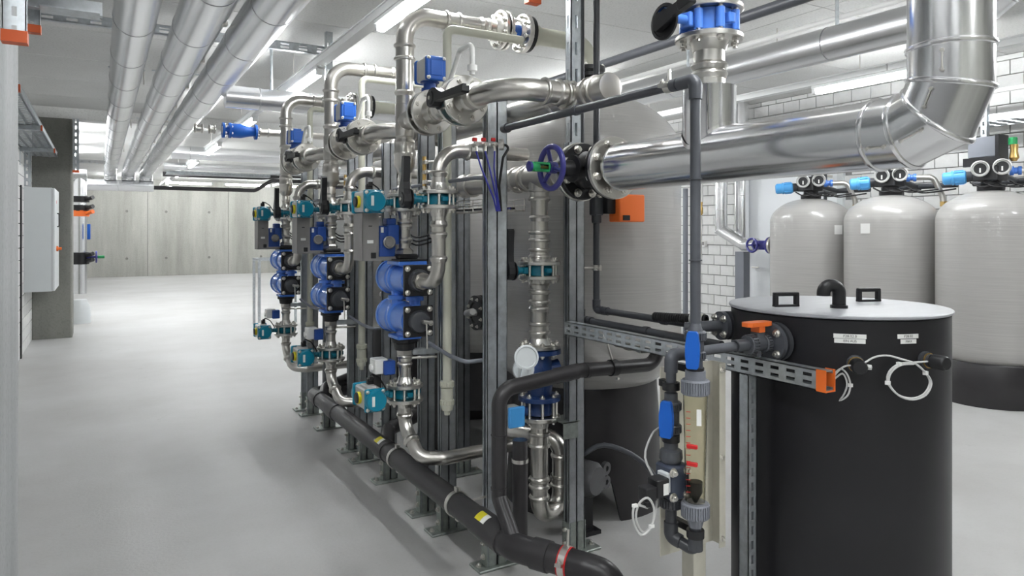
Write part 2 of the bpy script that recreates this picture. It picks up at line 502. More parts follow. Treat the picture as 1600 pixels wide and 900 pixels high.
# white sand-lime block walls: 25 x 14 cm blocks with raked joints
BL, BH, J = 0.25, 0.15, 0.010
def block_wall(parent, X, sgn, y_all, y_seen, z_seen_fn, skip=None):
    """Blocks in view as parts; the rest of the wall as one part of stuff."""
    shared = MB().lo((-0.014 * sgn, J / 2, J / 2), (0.010 * sgn, BL - J / 2, BH - J / 2)).mesh('brick', BRICK, None, False)
    rest = MB()
    rows = int(CEIL / BH) + 1
    for r in range(rows):
        z0 = r * BH
        y = y_all[0] - (BL / 2 if r % 2 else 0)
        while y < y_all[1]:
            hgt = min(BH, CEIL - z0)
            if hgt > 0.03 and not (skip and skip(y + BL / 2, z0 + BH / 2)):
                if y_seen[0] <= y <= y_seen[1] and z_seen_fn(y, z0) and hgt > BH - 0.001:
                    o = link(bpy.data.objects.new('brick', shared)); o.parent = parent; o.location = (X, y, z0)
                else:
                    rest.lo((X - 0.014 * sgn, y + J / 2, z0 + J / 2), (X + 0.010 * sgn, y + BL - J / 2, z0 + hgt - J / 2))
            y += BL
    o = struct('brickwork', rest, BRICK, parent=parent); o['kind'] = 'stuff'
DOOR_Y0, DOOR_Y1, DOOR_Z = 5.55, 7.02, 2.55
block_wall(wall_right, X_RIGHT, 1, (1.0, 14.0), (2.2, 8.9),
           lambda y, z: (y > 6.9 and 0.4 < z < 2.4) or (y < 5.6 and 1.75 < z < 2.9),
           skip=lambda y, z: DOOR_Y0 - 0.1 < y < DOOR_Y1 + 0.02 and z < DOOR_Z + 0.05)
block_wall(wall_left, X_LEFT, -1, (3.4, 16.0), (10.2, 12.3), lambda y, z: z < 2.9)

d = struct('door_1', MB().lo((X_RIGHT - 0.03, DOOR_Y0, 0.005), (X_RIGHT + 0.01, DOOR_Y1 - 0.08, DOOR_Z - 0.06)), DOORW)
struct('door_frame', MB().lo((X_RIGHT - 0.05, DOOR_Y1 - 0.08, 0), (X_RIGHT + 0.01, DOOR_Y1, DOOR_Z))
       .lo((X_RIGHT - 0.05, DOOR_Y0 - 0.08, 0), (X_RIGHT + 0.01, DOOR_Y0, DOOR_Z))
       .lo((X_RIGHT - 0.05, DOOR_Y0, DOOR_Z - 0.06), (X_RIGHT + 0.01, DOOR_Y1 - 0.08, DOOR_Z)), GREYBOX, parent=d)
h = MB().tube([(X_RIGHT - 0.03, DOOR_Y1 - 0.16, 1.05), (X_RIGHT - 0.085, DOOR_Y1 - 0.16, 1.05), (X_RIGHT - 0.085, DOOR_Y1 - 0.29, 1.05)], 0.010, 10, 0.02)
struct('door_handle', h, ZINC, parent=d, smooth=True)
struct('trim_1', MB().lo((X_LEFT, 10.42, 0), (X_LEFT + 0.03, 10.50, 2.12)), BLACK)
struct('trim_2', MB().lo((X_LEFT, 12.15, CEIL - 0.16), (X_RIGHT, 12.45, CEIL)), CONC_CEIL)

def chamfer_col(x0, x1, y0, y1, z1, c=0.02):
    return MB().prism([(x0 + c, y0), (x1 - c, y0), (x1, y0 + c), (x1, y1 - c), (x1 - c, y1), (x0 + c, y1), (x0, y1 - c), (x0, y0 + c)], 0, z1)
solo('concrete_column', 'pale concrete column filling the left edge of the view', 'column', chamfer_col(X_LEFT, -0.272, 1.9, 3.30, CEIL), CONC_COL, kind='structure', smooth=False)
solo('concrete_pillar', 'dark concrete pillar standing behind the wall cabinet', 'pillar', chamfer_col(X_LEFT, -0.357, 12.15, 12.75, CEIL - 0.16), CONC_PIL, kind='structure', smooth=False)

# ================================================================== LUMINAIRES
def trunking(X, y0, y1, z, label):
    t = Thing('lighting_trunking', label, 'light rail', (X, (y0 + y1) / 2, z))
    n = int((y1 - y0) / 3.06)
    for k in range(n):
        a = y0 + k * 3.06
        t.part('rail', MB().lo((X - 0.045, a, z), (X + 0.045, a + 3.052, z + 0.07)).lo((X - 0.058, a, z + 0.052), (X + 0.058, a + 3.052, z + 0.060)), LAMPBODY, smooth=False)
    for k in range(n + 1):
        a = y0 + k * 3.06 + (0.3 if k < n else -0.3)
        t.part('hanger', MB().cyl((X, a, z + 0.06), (X, a, CEIL), 0.005, 8).lo((X - 0.02, a - 0.015, z + 0.055), (X + 0.02, a + 0.015, z + 0.075)), ZINC)
    return t
def luminaire(X, y0, y1, z, label):
    t = Thing('strip_luminaire', label, 'light', (X, (y0 + y1) / 2, z - 0.08), group='fluorescent strip lights')
    t.part('housing', MB().rbox((X, (y0 + y1) / 2, z - 0.018), (0.085, y1 - y0, 0.036), 0.012), LAMPBODY)
    L = y1 - y0 - 0.08
    t.part('lamp_tube', MB().lathe([(0, 0), (0.026, 0.004), (0.031, 0.03), (0.031, L - 0.03), (0.026, L - 0.004), (0, L)],
                                   frame((X, y0 + 0.04, z - 0.062), (0, 1, 0)), 14), TUBE_LIGHT)
    for a in (y0, y1 - 0.05):
        t.part('end_cap', MB().rbox((X, a + 0.025, z - 0.05), (0.07, 0.05, 0.07), 0.012), LAMPBODY)
ROWS = [(1.69, 3.03), (6.4, 3.06), (5.2, 3.12)]  # last row is added, hidden behind a clad pipe, to light the right side
words = ['nearest the camera', 'beside the nearest valve group', 'over the farthest valve group', 'hanging beyond the valve groups',
         'far down the hall', 'farthest down the hall', 'before the back wall', 'at the back wall']
rown = ['central', 'right-hand', 'added tank-side']
for ri, (X, z) in enumerate(ROWS):
    trunking(X, -2.2, -2.2 + 3.06 * 9, z, ['white lighting rail running above the row of valve groups',
                                           'white lighting rail running along the right-hand block wall',
                                           'added white lighting rail running high above the grey tanks'][ri])
    for k in range(8):
        if ri and k > 0 and k % 2 == (0 if ri == 1 else 1): continue
        y0 = 0.12 + (k - 0) * 3.06
        luminaire(X, y0 + 0.02, y0 + 1.56, z, 'white fluorescent strip light on the %s rail, %s' % (rown[ri], words[k]))
luminaire(1.69, -2.0, -0.6, 3.03, 'white fluorescent strip light on the central rail, behind the camera')
for k, y0 in enumerate((-2.2, 0.0, 13.2, 15.3, 17.4)):  # added fill lamps, kept out of view, to brighten the left side
    luminaire(-0.52, y0, y0 + 1.54, CEIL, 'added white strip light on the ceiling along the left wall, %s' % ['behind the camera', 'beside the camera', 'just behind the dark pillar', 'second behind the dark pillar', 'third behind the dark pillar'][k])
# crosswise strip lights, added near the back wall to brighten it
for k in range(4):
    xc = 0.6 + k * 1.9
    t = Thing('strip_luminaire', 'added white fluorescent strip light hung crosswise before the back wall, %s from the left' % ['first', 'second', 'third', 'fourth'][k], 'light', (xc, 25.6, 3.05), group='fluorescent strip lights')
    t.part('housing', MB().rbox((xc, 25.6, 3.20), (1.54, 0.085, 0.036), 0.012), LAMPBODY)
    t.part('lamp_tube', MB().cyl((xc - 0.72, 25.6, 3.155), (xc + 0.72, 25.6, 3.155), 0.031, 14), TUBE_LIGHT)
    for e in (-0.745, 0.745): t.part('end_cap', MB().rbox((xc + e, 25.6, 3.165), (0.05, 0.07, 0.07), 0.012), LAMPBODY)
    t.part('hanger', MB().cyl((xc, 25.6, 3.2), (xc, 25.6, CEIL), 0.006, 8), ZINC)

# ================================================================== CLAD PIPES UNDER THE CEILING
def clad_run(name, label, pts, r, mt=CLAD, pitch=1.0, n=28, bead=0.0028, R=0.0, fn=3, hang=None, start=0.3, group=None):
    """Insulated pipe in sheet-metal cladding: one part per sheet section, a lap bead at each joint."""
    pts = [V(p) for p in pts]
    base = pts[0] if pts[0].z <= pts[-1].z else pts[-1]
    t = Thing(name, label, 'pipe', base, group=group)
    path = arc_path(pts, R, fn) if R and len(pts) > 2 else pts
    rg = rings(path, r, n)
    for j in range(len(path) - 1):
        a, b = path[j], path[j + 1]
        L = (b - a).length; d = (b - a).normalized()
        cuts = [0.0]
        if L > pitch * 1.3:
            c = start
            while c < L - 0.2:
                cuts.append(c); c += pitch
        cuts.append(L)
        for k in range(len(cuts) - 1):
            r0 = rg[j] if k == 0 else [p + d * ((a + d * cuts[k] - p).dot(d)) for p in rg[j]]
            r1 = rg[j + 1] if k == len(cuts) - 2 else [p + d * ((a + d * cuts[k + 1] - p).dot(d)) for p in rg[j]]
            m = MB(); fs = [(q, (q + 1) % n, n + (q + 1) % n, n + q) for q in range(n)]
            if j == 0 and k == 0: fs.append(tuple(range(n - 1, -1, -1)))
            if j == len(path) - 2 and k == len(cuts) - 2: fs.append(tuple(range(n, 2 * n)))
            m.add(r0 + r1, fs)
            sec = t.part('cladding_section', m, mt)
            if not (j == 0 and k == 0) and bead:
                # lap bead: thin raised ring following the joint
                ctr = sum(r0, V((0, 0, 0))) / n
                mb2 = MB(); N = n; vs = []
                for q in range(N):
                    u = (r0[q] - ctr).normalized()
                    for g in range(6):
                        an = 2 * PI * g / 6
                        vs.append(r0[q] + u * (math.cos(an) * bead) + d * (math.sin(an) * bead * 1.5))
                mb2.add(vs, [(q * 6 + g, ((q + 1) % N) * 6 + g, ((q + 1) % N) * 6 + (g + 1) % 6, q * 6 + (g + 1) % 6) for q in range(N) for g in range(6)])
                t.part('lap_bead', mb2, BEAD if bead > 0.0035 else JOINT, parent=None)
    return t
JOINT = mat('cladding_joint', (0.42, 0.42, 0.43), 0.35, 1.0)
ZP = 2.92
clad_run('insulated_pipe', 'leftmost of the three long silver clad pipes under the ceiling', [(0.19, -2.2, ZP), (0.19, 18.2, ZP), (0.19, 18.2, 2.72)], 0.125, pitch=1.0, R=0.25, fn=4)
clad_run('insulated_pipe', 'middle one of the three long silver clad pipes under the ceiling', [(0.545, -2.2, ZP), (0.545, 18.2, ZP), (0.545, 18.2, 2.72)], 0.135, pitch=1.0, R=0.25, fn=4, start=0.35)
clad_run('insulated_pipe', 'rightmost of the three long silver clad pipes, joining the cross pipe at its end', [(0.90, -2.2, ZP), (0.90, 18.2, ZP), (0.90, 18.2, 2.72)], 0.138, pitch=1.0, R=0.25, fn=3, start=0.55)
clad_run('insulated_pipe', 'far crosswise clad pipe that the three long ceiling pipes run into', [(X_LEFT, 18.25, 2.60), (1.06, 18.25, 2.60)], 0.13, pitch=0.9)
# pipe clips rods between the ducts
def slotted_channel(name, label, p0, p1, wdt=0.041, dep=0.041, face=(0, 0, 1), pitch=0.05, slot=0.028, slot_w=0.013, m=GALV, rows=1, cap=None, cat='channel', capm=None, thing=None, lips=True, th=0.0028, group=None):
    """Perforated U-channel from p0 to p1; the slotted back faces `face`."""
    p0, p1 = V(p0), V(p1)
    Mx = frame(p0, p1 - p0, V(face))          # local z along, x = face direction, y across the back
    L = (p1 - p0).length
    t = thing or Thing(name, label, cat, p0 if p0.z <= p1.z else p1, group=group)
    b = MB()
    nrow = rows
    rail = (wdt - nrow * slot_w) / (nrow + 1)
    yy = -wdt / 2
    for q in range(nrow + 1):
        b.lo((-th, yy, 0), (0, yy + rail, L), Mx)
        if q < nrow:
            k = 0; z = (pitch - slot) / 2
            prev = 0.0
            y0 = yy + rail
            while z + slot < L:
                b.lo((-th, y0, prev), (0, y0 + slot_w, z), Mx); prev = z + slot; z += pitch
            b.lo((-th, y0, prev), (0, y0 + slot_w, L), Mx)
        yy += rail + slot_w
    t.part('web', b, m, smooth=False)
    for s in (-1, 1):
        sd = MB().lo((-dep, s * wdt / 2, 0), (0, s * (wdt / 2 - th), L), Mx)
        if lips: sd.lo((-dep, s * wdt / 2, 0), (-dep + th, s * (wdt / 2 - 0.009), L), Mx)
        t.part('side', sd, m, smooth=False)
    if cap:
        cm = MB()
        e = 0.003
        cz0, cz1 = (L - 0.028, L + 0.006) if cap == 'end' else (-0.006, 0.028)
        zz = cz1 - 0.004 if cap == 'end' else cz0 + 0.004
        for (x0, x1, y0, y1) in ((-e * 0, e, -wdt / 2 - e, wdt / 2 + e), (-dep - e, -dep, -wdt / 2 - e, wdt / 2 + e), (-dep, 0, -wdt / 2 - e, -wdt / 2), (-dep, 0, wdt / 2, wdt / 2 + e))[(0 if cap == 'start' else 0):]:
            if cap == 'end' and y1 <= -wdt / 2: continue
            cm.lo((x0, y0, cz0), (x1, y1, cz1), Mx)
        if cap == 'start': cm.lo((-dep, -wdt / 2, zz), (0, wdt / 2, cz0), Mx)
        t.part('end_cap', cm, capm or ORANGE_D, label='orange plastic end cap', smooth=False)
    return t
for k, (Y, X0, X1) in enumerate([(6.4, -0.75, 1.80)]):
    slotted_channel('perforated_channel', ['perforated galvanised channel across the ceiling above the three clad pipes', 'farther perforated galvanised channel across the ceiling, ending by the lighting rail', 'nearest perforated channel crossing at the top left corner'][k],
                    (X0, Y, 3.2), (X1, Y, 3.2), 0.075, 0.05, face=(0, -1, 0), pitch=0.16, slot=0.075, slot_w=0.018, rows=2, m=GALV)
t = Thing('ceiling_support', 'galvanised perforated drop bracket at the right end of the ceiling channel', 'bracket', (1.78, 6.36, 2.95))
slotted_channel('', '', (1.79, 6.34, 2.93), (1.79, 6.34, CEIL), 0.06, 0.05, face=(0, -1, 0), pitch=0.12, slot=0.06, slot_w=0.016, rows=2, thing=t)
# hangers of the clad pipes: rods and clamp bands
for i, (X, r) in enumerate(((0.19, 0.125), (0.545, 0.135), (0.90, 0.138))):
    for k, Y in enumerate((4.2, 7.4, 10.6, 13.8)):
        t = Thing('pipe_hanger', 'thin steel rod hanger holding the %s clad ceiling pipe, %s' % (['left', 'middle', 'right'][i], ['nearest', 'second from the camera', 'third from the camera', 'farthest'][k]), 'hanger', (X, Y, ZP + r))
        t.part('rod', MB().cyl((X + 0.16, Y, ZP), (X + 0.16, Y, CEIL), 0.006, 8), ZINC)
        t.part('cross_bar', MB().lo((X - 0.13, Y - 0.012, ZP + r + 0.002), (X + 0.17, Y + 0.012, ZP + r + 0.012)), GALV, smooth=False)
# cable rail between the middle and right pipes
t = Thing('cable_rail', 'white cable rail with clips between the middle and right ceiling pipes', 'cable rail', (0.725, 0, 3.0))
t.part('rail', MB().lo((0.70, -2.2, 3.0), (0.75, 18.5, 3.05)), GREYBOX, smooth=False)
for k in range(14):
    y = 1.5 + k * 1.25
    t.part('clip', MB().lo((0.685, y - 0.03, 2.985), (0.765, y + 0.03, 3.065)).lo((0.715, y - 0.012, 3.06), (0.735, y + 0.012, CEIL)), ZINC, smooth=False)

# channels hanging at the top left corner
slotted_channel('hanging_channel', 'nearer galvanised slotted channel with orange cap hanging at top left', PX(22, 62, -0.215), (PX(22, 62, -0.215).x, PX(22, 62, -0.215).y, CEIL), 0.058, 0.04, face=(0, -1, 0), pitch=0.055, slot=0.028, slot_w=0.013, cap='start')
q = PY(50, 48, 3.72)
slotted_channel('hanging_channel', 'farther galvanised slotted channel with orange cap hanging at top left', q, (q.x, q.y, CEIL), 0.058, 0.04, face=(0, -1, 0), pitch=0.055, slot=0.028, slot_w=0.013, cap='start')
t = Thing('tray_arm', 'dark galvanised support arm reaching right from the top left channels', 'bracket', (0, 3.6, 2.6))
a = PY(42, 6, 3.66); b_ = PY(160, 1, 3.66)
t.part('arm', MB().lo((a.x, 3.62, a.z - 0.02), (b_.x, 3.66, a.z + 0.04)), GALV_D, smooth=False)
t.part('flange_strip', MB().lo((a.x + 0.05, 3.56, a.z - 0.026), (b_.x - 0.01, 3.68, a.z - 0.02)), GALV, smooth=False)

# ================================================================== FITTINGS KIT
def collar(r, L=0.07, e=0.007):
    """Press-fit sleeve with an O-ring bulge at both ends, along +z from 0."""
    return [(r * 0.98, 0), (r + e * 1.7, 0.002), (r + e * 2.0, 0.008), (r + e * 1.7, 0.014), (r + e * 0.6, 0.020), (r + e * 0.5, L - 0.020),
            (r + e * 1.7, L - 0.014), (r + e * 2.0, L - 0.008), (r + e * 1.7, L - 0.002), (r * 0.98, L)]
def ringbulge(r, L=0.03, e=0.006):
    return [(r * 0.98, 0), (r + e * 0.5, 0.001), (r + e, L * 0.3), (r + e * 1.6, L * 0.55), (r + e, L * 0.85), (r * 0.98, L)]
def flange_prof(D, r, th=0.018, neck=0.035):
    """Weld-neck flange: face at z=0, neck towards +z."""
    return [(r * 0.9, 0), (D / 2 - 0.003, 0), (D / 2, 0.003), (D / 2, th - 0.003), (D / 2 - 0.003, th), (r + 0.016, th), (r + 0.010, th + 0.008), (r + 0.002, th + neck), (r * 0.9, th + neck)]
def pipe_thing(name, label, pts, r, m=STEEL, R=0.0, n=18, collars=(), bulges=(), cat='pipe', tees=(), group=None, fn=8, collar_m=None):
    pts = [V(p) for p in pts]
    base = min(pts, key=lambda p: p.z)
    t = Thing(name, label, cat, base, group=group)
    t.part('pipe_run', MB().tube(pts, r, n, R, fn), m, angle=50)
    for c in collars:
        p, d = c[0], c[1]; L = c[2] if len(c) > 2 else 0.07; e = c[3] if len(c) > 3 else 0.006
        t.part('coupling', MB().lathe(collar(r, L, e), frame(p, d), n), collar_m or m)
    for c in bulges:
        rr = c[2] if len(c) > 2 else r
        t.part('bead_ring', MB().lathe(ringbulge(rr), frame(c[0], c[1]), n), collar_m or m)
    for (p0, p1, rr) in tees:
        t.part('branch', MB().tube([p0, p1], rr, n), m)
    return t

def add_flanges(t, M, D, r, gap, m=STEEL_FL, nb=8, neck=0.035, th=0.018, local=None):
    """Two flanges facing each other across a gap, with studs; local z along the pipe. M in the thing's own frame."""
    for s in (1, -1):
        F = M @ T(0, 0, s * gap / 2) @ (IDM if s > 0 else Matrix.Rotation(PI, 4, 'X'))
        t.part('flange', MB().lathe(flange_prof(D, r, th, neck), F, 32), m, local=True)
    me = stud(gap / 2 + th)
    for k in range(nb):
        a = 2 * PI * (k + 0.5) / nb
        t.put('bolt', me, M @ T((D / 2 - 0.022) * math.cos(a), (D / 2 - 0.022) * math.sin(a), 0))

def butterfly(name, label, M, D, r, gap=0.05, act='pneumatic', body=TEAL, cap=CYAN, neck=0.10, nb=8, lever_up=1, group=None, cat='valve', lever_len=0.19):
    """Wafer butterfly valve between two flanges. Local z = pipe axis, local x = stem."""
    t = Thing(name, label, cat, M=M, group=group)
    add_flanges(t, IDM, D, r, gap, nb=nb)
    rb = D / 2 - 0.036
    g = gap / 2 - 0.002
    t.part('valve_body', MB().lathe([(r * 0.8, -g), (rb, -g), (rb + 0.004, -g * 0.6), (rb + 0.004, g * 0.6), (rb, g), (r * 0.8, g)], None, 28)
           .rbox((rb + 0.01, 0, 0), (0.05, 0.05, gap * 0.6), 0.008).rbox((-rb - 0.005, 0, 0), (0.04, 0.05, gap * 0.5), 0.008)
           .rbox((0, rb + 0.012, 0), (0.03, 0.03, gap * 0.42), 0.006).rbox((0, -rb - 0.012, 0), (0.03, 0.03, gap * 0.42), 0.006), body, local=True)
    x1 = D / 2 + neck
    t.part('stem_neck', MB().lathe([(0.02, 0), (0.017, 0.02), (0.016, x1 - rb - 0.03), (0.026, x1 - rb - 0.026), (0.026, x1 - rb)], frame((rb, 0, 0), (1, 0, 0)), 16), body, local=True)
    if act == 'pneumatic':
        c = x1 + 0.048
        bd = t.part('actuator_body', MB().rbox((c, 0, 0), (0.088, 0.17, 0.10), 0.012).rbox((c, 0, 0.05), (0.05, 0.10, 0.02), 0.006), ALU, local=True, label='cast aluminium actuator body')
        for s in (-1, 1):
            F = frame((c, s * 0.082, 0), (0, s, 0), (0, 0, 1))
            t.part('actuator_cap', MB().rbox((0, 0, 0.010), (0.112, 0.104, 0.02), 0.014, F)
                   .lathe([(0.052, 0.012), (0.052, 0.036), (0.046, 0.044), (0, 0.046)], F, 24), cap, local=True, label='teal actuator end cap')
            for qx in (-0.043, 0.043):
                for qy in (-0.039, 0.039):
                    t.put('cap_screw', BOLT_S, F @ T(qx, qy, 0.019))
        ind = t.part('position_indicator', MB().lathe([(0, 0), (0.027, 0), (0.027, 0.022), (0.022, 0.026), (0, 0.026)], frame((c + 0.042, 0, 0), (1, 0, 0)), 18), BLACK, local=True)
        t.part('indicator_ring', MB().lathe([(0.0275, 0.003), (0.030, 0.003), (0.030, 0.017), (0.0275, 0.017)], frame((c + 0.042, 0, 0), (1, 0, 0)), 18, closed=True), YELLOW, parent=ind, local=True, label='yellow indicator ring')
        t.part('name_label', MB().lo((c + 0.012, 0.1285, -0.022), (c + 0.026, 0.1295, 0.026)), LABELW, local=True, smooth=False)
        plug = t.part('air_plug', MB().rbox((c - 0.01, -0.01, 0.072), (0.03, 0.034, 0.034), 0.006).rbox((c - 0.01, 0.012, 0.09), (0.02, 0.02, 0.02), 0.004), BLACK, local=True)
        t.part('air_tube', MB().tube([(c - 0.01, -0.02, 0.085), (c - 0.03, -0.045, 0.10), (c - 0.075, -0.06, 0.075), (c - 0.11, -0.06, 0.02), (x1 - 0.06, -0.05, -0.02)], 0.004, 8, 0.02, 4), RUBBER, parent=plug, local=True)
    elif act == 'lever':
        s = lever_up
        L = lever_len
        F = frame((x1, 0, 0), (1, 0, 0), (0, 0, s))     # local x along the lever, z outward
        poly = [(-0.042, -0.006), (-0.036, -0.026), (-0.012, -0.038), (0.018, -0.036), (0.045, -0.022), (0.075, -0.020), (L - 0.01, -0.026), (L, -0.020),
                (L, 0.0), (L - 0.03, 0.004), (0.11, 0.006), (0.075, 0.020), (0.05, 0.034), (0.02, 0.040), (-0.015, 0.036), (-0.038, 0.018)]
        h = t.part('lever_handle', MB().prism(poly, 0.004, 0.036, F).lathe([(0, 0), (0.034, 0), (0.034, 0.034), (0.026, 0.04), (0, 0.04)], F, 20)
                   .lo((0.10, 0.004, 0.008), (L - 0.02, 0.012, 0.022), F), BLACK, local=True, label='black lever handle', smooth=False)
        t.part('handle_screw', MB().lathe([(0, 0), (0.008, 0), (0.008, 0.004), (0.004, 0.005), (0, 0.003)], F @ T(0, 0, 0.04), 12), ZINC, parent=h, local=True)
        t.part('lock_plate', MB().lathe([(0, 0), (0.046, 0), (0.046, 0.005), (0, 0.005)], frame((x1 - 0.006, 0, 0), (1, 0, 0)), 20), BLACK, local=True)
    elif act == 'electric':
        t.part('actuator_base', MB().lathe([(0.026, 0), (0.04, 0.004), (0.04, 0.018), (0.03, 0.02), (0.03, 0.04), (0.045, 0.045), (0.045, 0.05), (0, 0.05)], frame((x1 - 0.04, 0, 0), (1, 0, 0)), 16), BLUE_M, local=True)
        bx = t.part('actuator_box', MB().rbox((x1 + 0.062, 0, 0), (0.105, 0.09, 0.115), 0.010), ALU, local=True, label='grey actuator box')
        for s in (-1, 1):
            F = frame((x1 + 0.062, 0, s * 0.052), (0, 0, s), (1, 0, 0))
            cv = t.part('actuator_cover', MB().rbox((0, 0, 0.012), (0.112, 0.098, 0.026), 0.010, F).rbox((0, 0, 0.026), (0.07, 0.06, 0.006), 0.012, F), cap, local=True, label='blue actuator cover')
            for qx in (-0.045, 0.045):
                for qy in (-0.038, 0.038): t.put('cover_screw', BOLT_S, F @ T(qx, qy, 0.023))
        t.part('top_dome', MB().lathe([(0.03, 0), (0.03, 0.01), (0.022, 0.018), (0, 0.02)], frame((x1 + 0.114, 0, 0), (1, 0, 0)), 16), WHITE, local=True)
    return t

def pipe_clamp(name, label, c, d, r, post, group=None, liner=None):
    """Two-half pipe clamp round a pipe at c (axis d) with a stub to `post`."""
    t = Thing(name, label, 'clamp', c, group=group)
    c, d, post = V(c), V(d).normalized(), V(post)
    out = (post - c); out = (out - d * out.dot(d)).normalized()
    F = frame(c - d * 0.013, d, out)
    t.part('band', MB().lathe([(r + 0.001, 0), (r + 0.005, 0), (r + 0.005, 0.026), (r + 0.001, 0.026)], F, 24, closed=True), ZINC)
    if liner:
        t.part('liner', MB().lathe([(r + 0.0005, -0.006), (r + 0.003, -0.006), (r + 0.003, 0.032), (r + 0.0005, 0.032)], F, 24, closed=True), liner)
    sd = d.cross(out)
    for s in (-1, 1):
        t.part('lug', MB().box((0, s * (r + 0.013), 0.013), (0.012, 0.02, 0.026), F), ZINC, smooth=False)
        t.put('lug_bolt', BOLT_S, t.inv @ F @ T(0.006, s * (r + 0.014), 0.013) @ Matrix.Rotation(PI / 2, 4, 'Y'))
    t.part('stub_rod', MB().cyl(c + out * (r + 0.004), post, 0.006, 8), ZINC)
    return t
def ringnut(t, name, p, d, r, L, m, ribs=24, parent=None, e=0.004):
    """Ribbed union nut of radius r and length L from p along d."""
    F = frame(p, d)
    poly = []
    for k in range(ribs):
        a = 2 * PI * k / ribs; w = 2 * PI / ribs
        for (f, rr) in ((0.0, r), (0.55, r), (0.62, r - e), (0.93, r - e)):
            poly.append((rr * math.cos(a + f * w), rr * math.sin(a + f * w)))
    b = MB().prism(poly, 0.004, L - 0.004, F).lathe([(0, 0), (r - e, 0), (r - e * 0.3, 0.005), (0, 0.005)], F, 24).lathe([(0, L - 0.005), (r - e * 0.3, L - 0.005), (r - e, L), (0, L)], F, 24)
    return t.part(name, b, m, parent=parent, smooth=False)

# ================================================================== BIG CLAD SUPPLY PIPE AND ITS VALVES
XS, ZS = 1.85, 1.816        # line of the supply header
t = Thing('clad_supply_pipe', 'large shiny clad pipe with a segmented elbow rising at the right', 'pipe', (XS, 0.97, 1.7))
pts = [V((XS, 2.27, ZS)), V((XS, 0.975, ZS)), V((XS, 0.975, CEIL))]
path = arc_path(pts, 0.108, 2)
# gores: straight run, then five short sheets round the bend, then the riser
rg = rings(path, 0.0965, 40)
N = 40
def sheet(a, b): return MB().add(a + b, [(q, (q + 1) % N, N + (q + 1) % N, N + q) for q in range(N)])
def beadring(r0, d, e=0.006):
    ctr = sum(r0, V((0, 0, 0))) / N; vs = []
    for q in range(N):
        u = (r0[q] - ctr).normalized()
        for g in range(8):
            an = 2 * PI * g / 8
            vs.append(r0[q] + u * (math.cos(an) * e) + d * (math.sin(an) * e * 1.25))
    return MB().add(vs, [(q * 8 + g, ((q + 1) % N) * 8 + g, ((q + 1) % N) * 8 + (g + 1) % 8, q * 8 + (g + 1) % 8) for q in range(N) for g in range(8)])
up = V((0, 0, 1)); dn = V((0, -1, 0))
ext = [p + dn * 0.0 for p in rg[1]]
ys_ = max(p.y for p in rg[1]) + 0.06
start2 = [V((p.x, ys_, p.z)) for p in rg[1]]        # short sheet before the bend
runs = [(rg[0], start2, dn), (start2, rg[1], dn)]
for j in range(1, len(rg) - 2): runs.append((rg[j], rg[j + 1], (path[j + 1] - path[j]).normalized()))
top0 = rg[-2]; zt_ = max(p.z for p in top0) + 0.07
top1 = [V((p.x, p.y, zt_)) for p in top0]
runs += [(top0, top1, up), (top1, rg[-1], up)]
for k, (a, b, d) in enumerate(runs):
    m = sheet(a, b)
    if k == 0: m.add(a, [tuple(range(N - 1, -1, -1))])
    sh = t.part('cladding_section', m, CLAD_S)
    if k > 0:
        t.part('swage_bead', beadring(a, d), BEAD, parent=sh)
    if 0 < k < len(runs) - 1:
        # clasp latch along the seam of each gore, on the side facing the aisle
        q = max(range(N), key=lambda i: -a[i].x - 0.6 * a[i].z if k < 3 else -a[i].x + 0.25 * (0.5 - a[i].y))
        p0 = a[q].lerp(b[q], 0.25); p1 = a[q].lerp(b[q], 0.75)
        nrm = ((a[q] + b[q]) / 2 - (sum(a, V((0, 0, 0))) + sum(b, V((0, 0, 0)))) / (2 * N)).normalized()
        t.part('clasp', MB().tube([p0 + nrm * 0.004, p1 + nrm * 0.004], 0.0022, 6).lathe([(0, 0), (0.005, 0), (0.005, 0.006), (0, 0.007)], frame(p0, nrm), 10)
               .lathe([(0, 0), (0.005, 0), (0.005, 0.006), (0, 0.007)], frame(p1, nrm), 10), ZINC, parent=sh)
# end disc and stub branch
t.part('end_disc', MB().lathe([(0.058, 0), (0.0965, 0), (0.0985, 0.004), (0.058, 0.004)], frame((XS, 2.27, ZS), (0, 1, 0)), 32), CLAD_S)
YB = 1.79
sb = t.part('branch_cladding', MB().lathe([(0.092, 0.0), (0.092, 0.235), (0.094, 0.24), (0.058, 0.242)], frame((XS, YB, ZS), (0, 0, 1)), 36), CLAD_S)
t.part('branch_saddle', MB().add(*(lambda n=40: (
    [(XS + 0.096 * math.cos(a), YB + 0.096 * math.sin(a) * 1.0, ZS + math.sqrt(max(0.0, 0.0985 ** 2 - (0.096 * math.cos(a)) ** 2)) + dz) for dz in (-0.004, 0.012) for a in [2 * PI * k / n for k in range(n)]],
    [(k, (k + 1) % n, n + (k + 1) % n, n + k) for k in range(n)]))()), BEAD, parent=sb)
t.part('seam_strip', MB().lo((XS - 0.071, YB - 0.064, ZS + 0.08), (XS - 0.064, YB - 0.058, ZS + 0.24)), BEAD, parent=sb, smooth=False)

pipe_thing('stainless_branch', 'short shiny stainless pipe rising from the clad branch to the blue valve', [(XS, YB, ZS + 0.2), (XS, YB, 2.21)], 0.055, STEEL_FL, n=28,
           bulges=[((XS, YB, 2.085), (0, 0, 1)), ((XS, YB, 2.115), (0, 0, 1))])
t = butterfly('butterfly_valve', 'bright blue butterfly valve with black gear lever above the big clad pipe', frame((XS, YB, 2.278), (0, 0, 1), (-1, 0.0, 0)), 0.235, 0.055, 0.085, 'none', BLUE, nb=8)
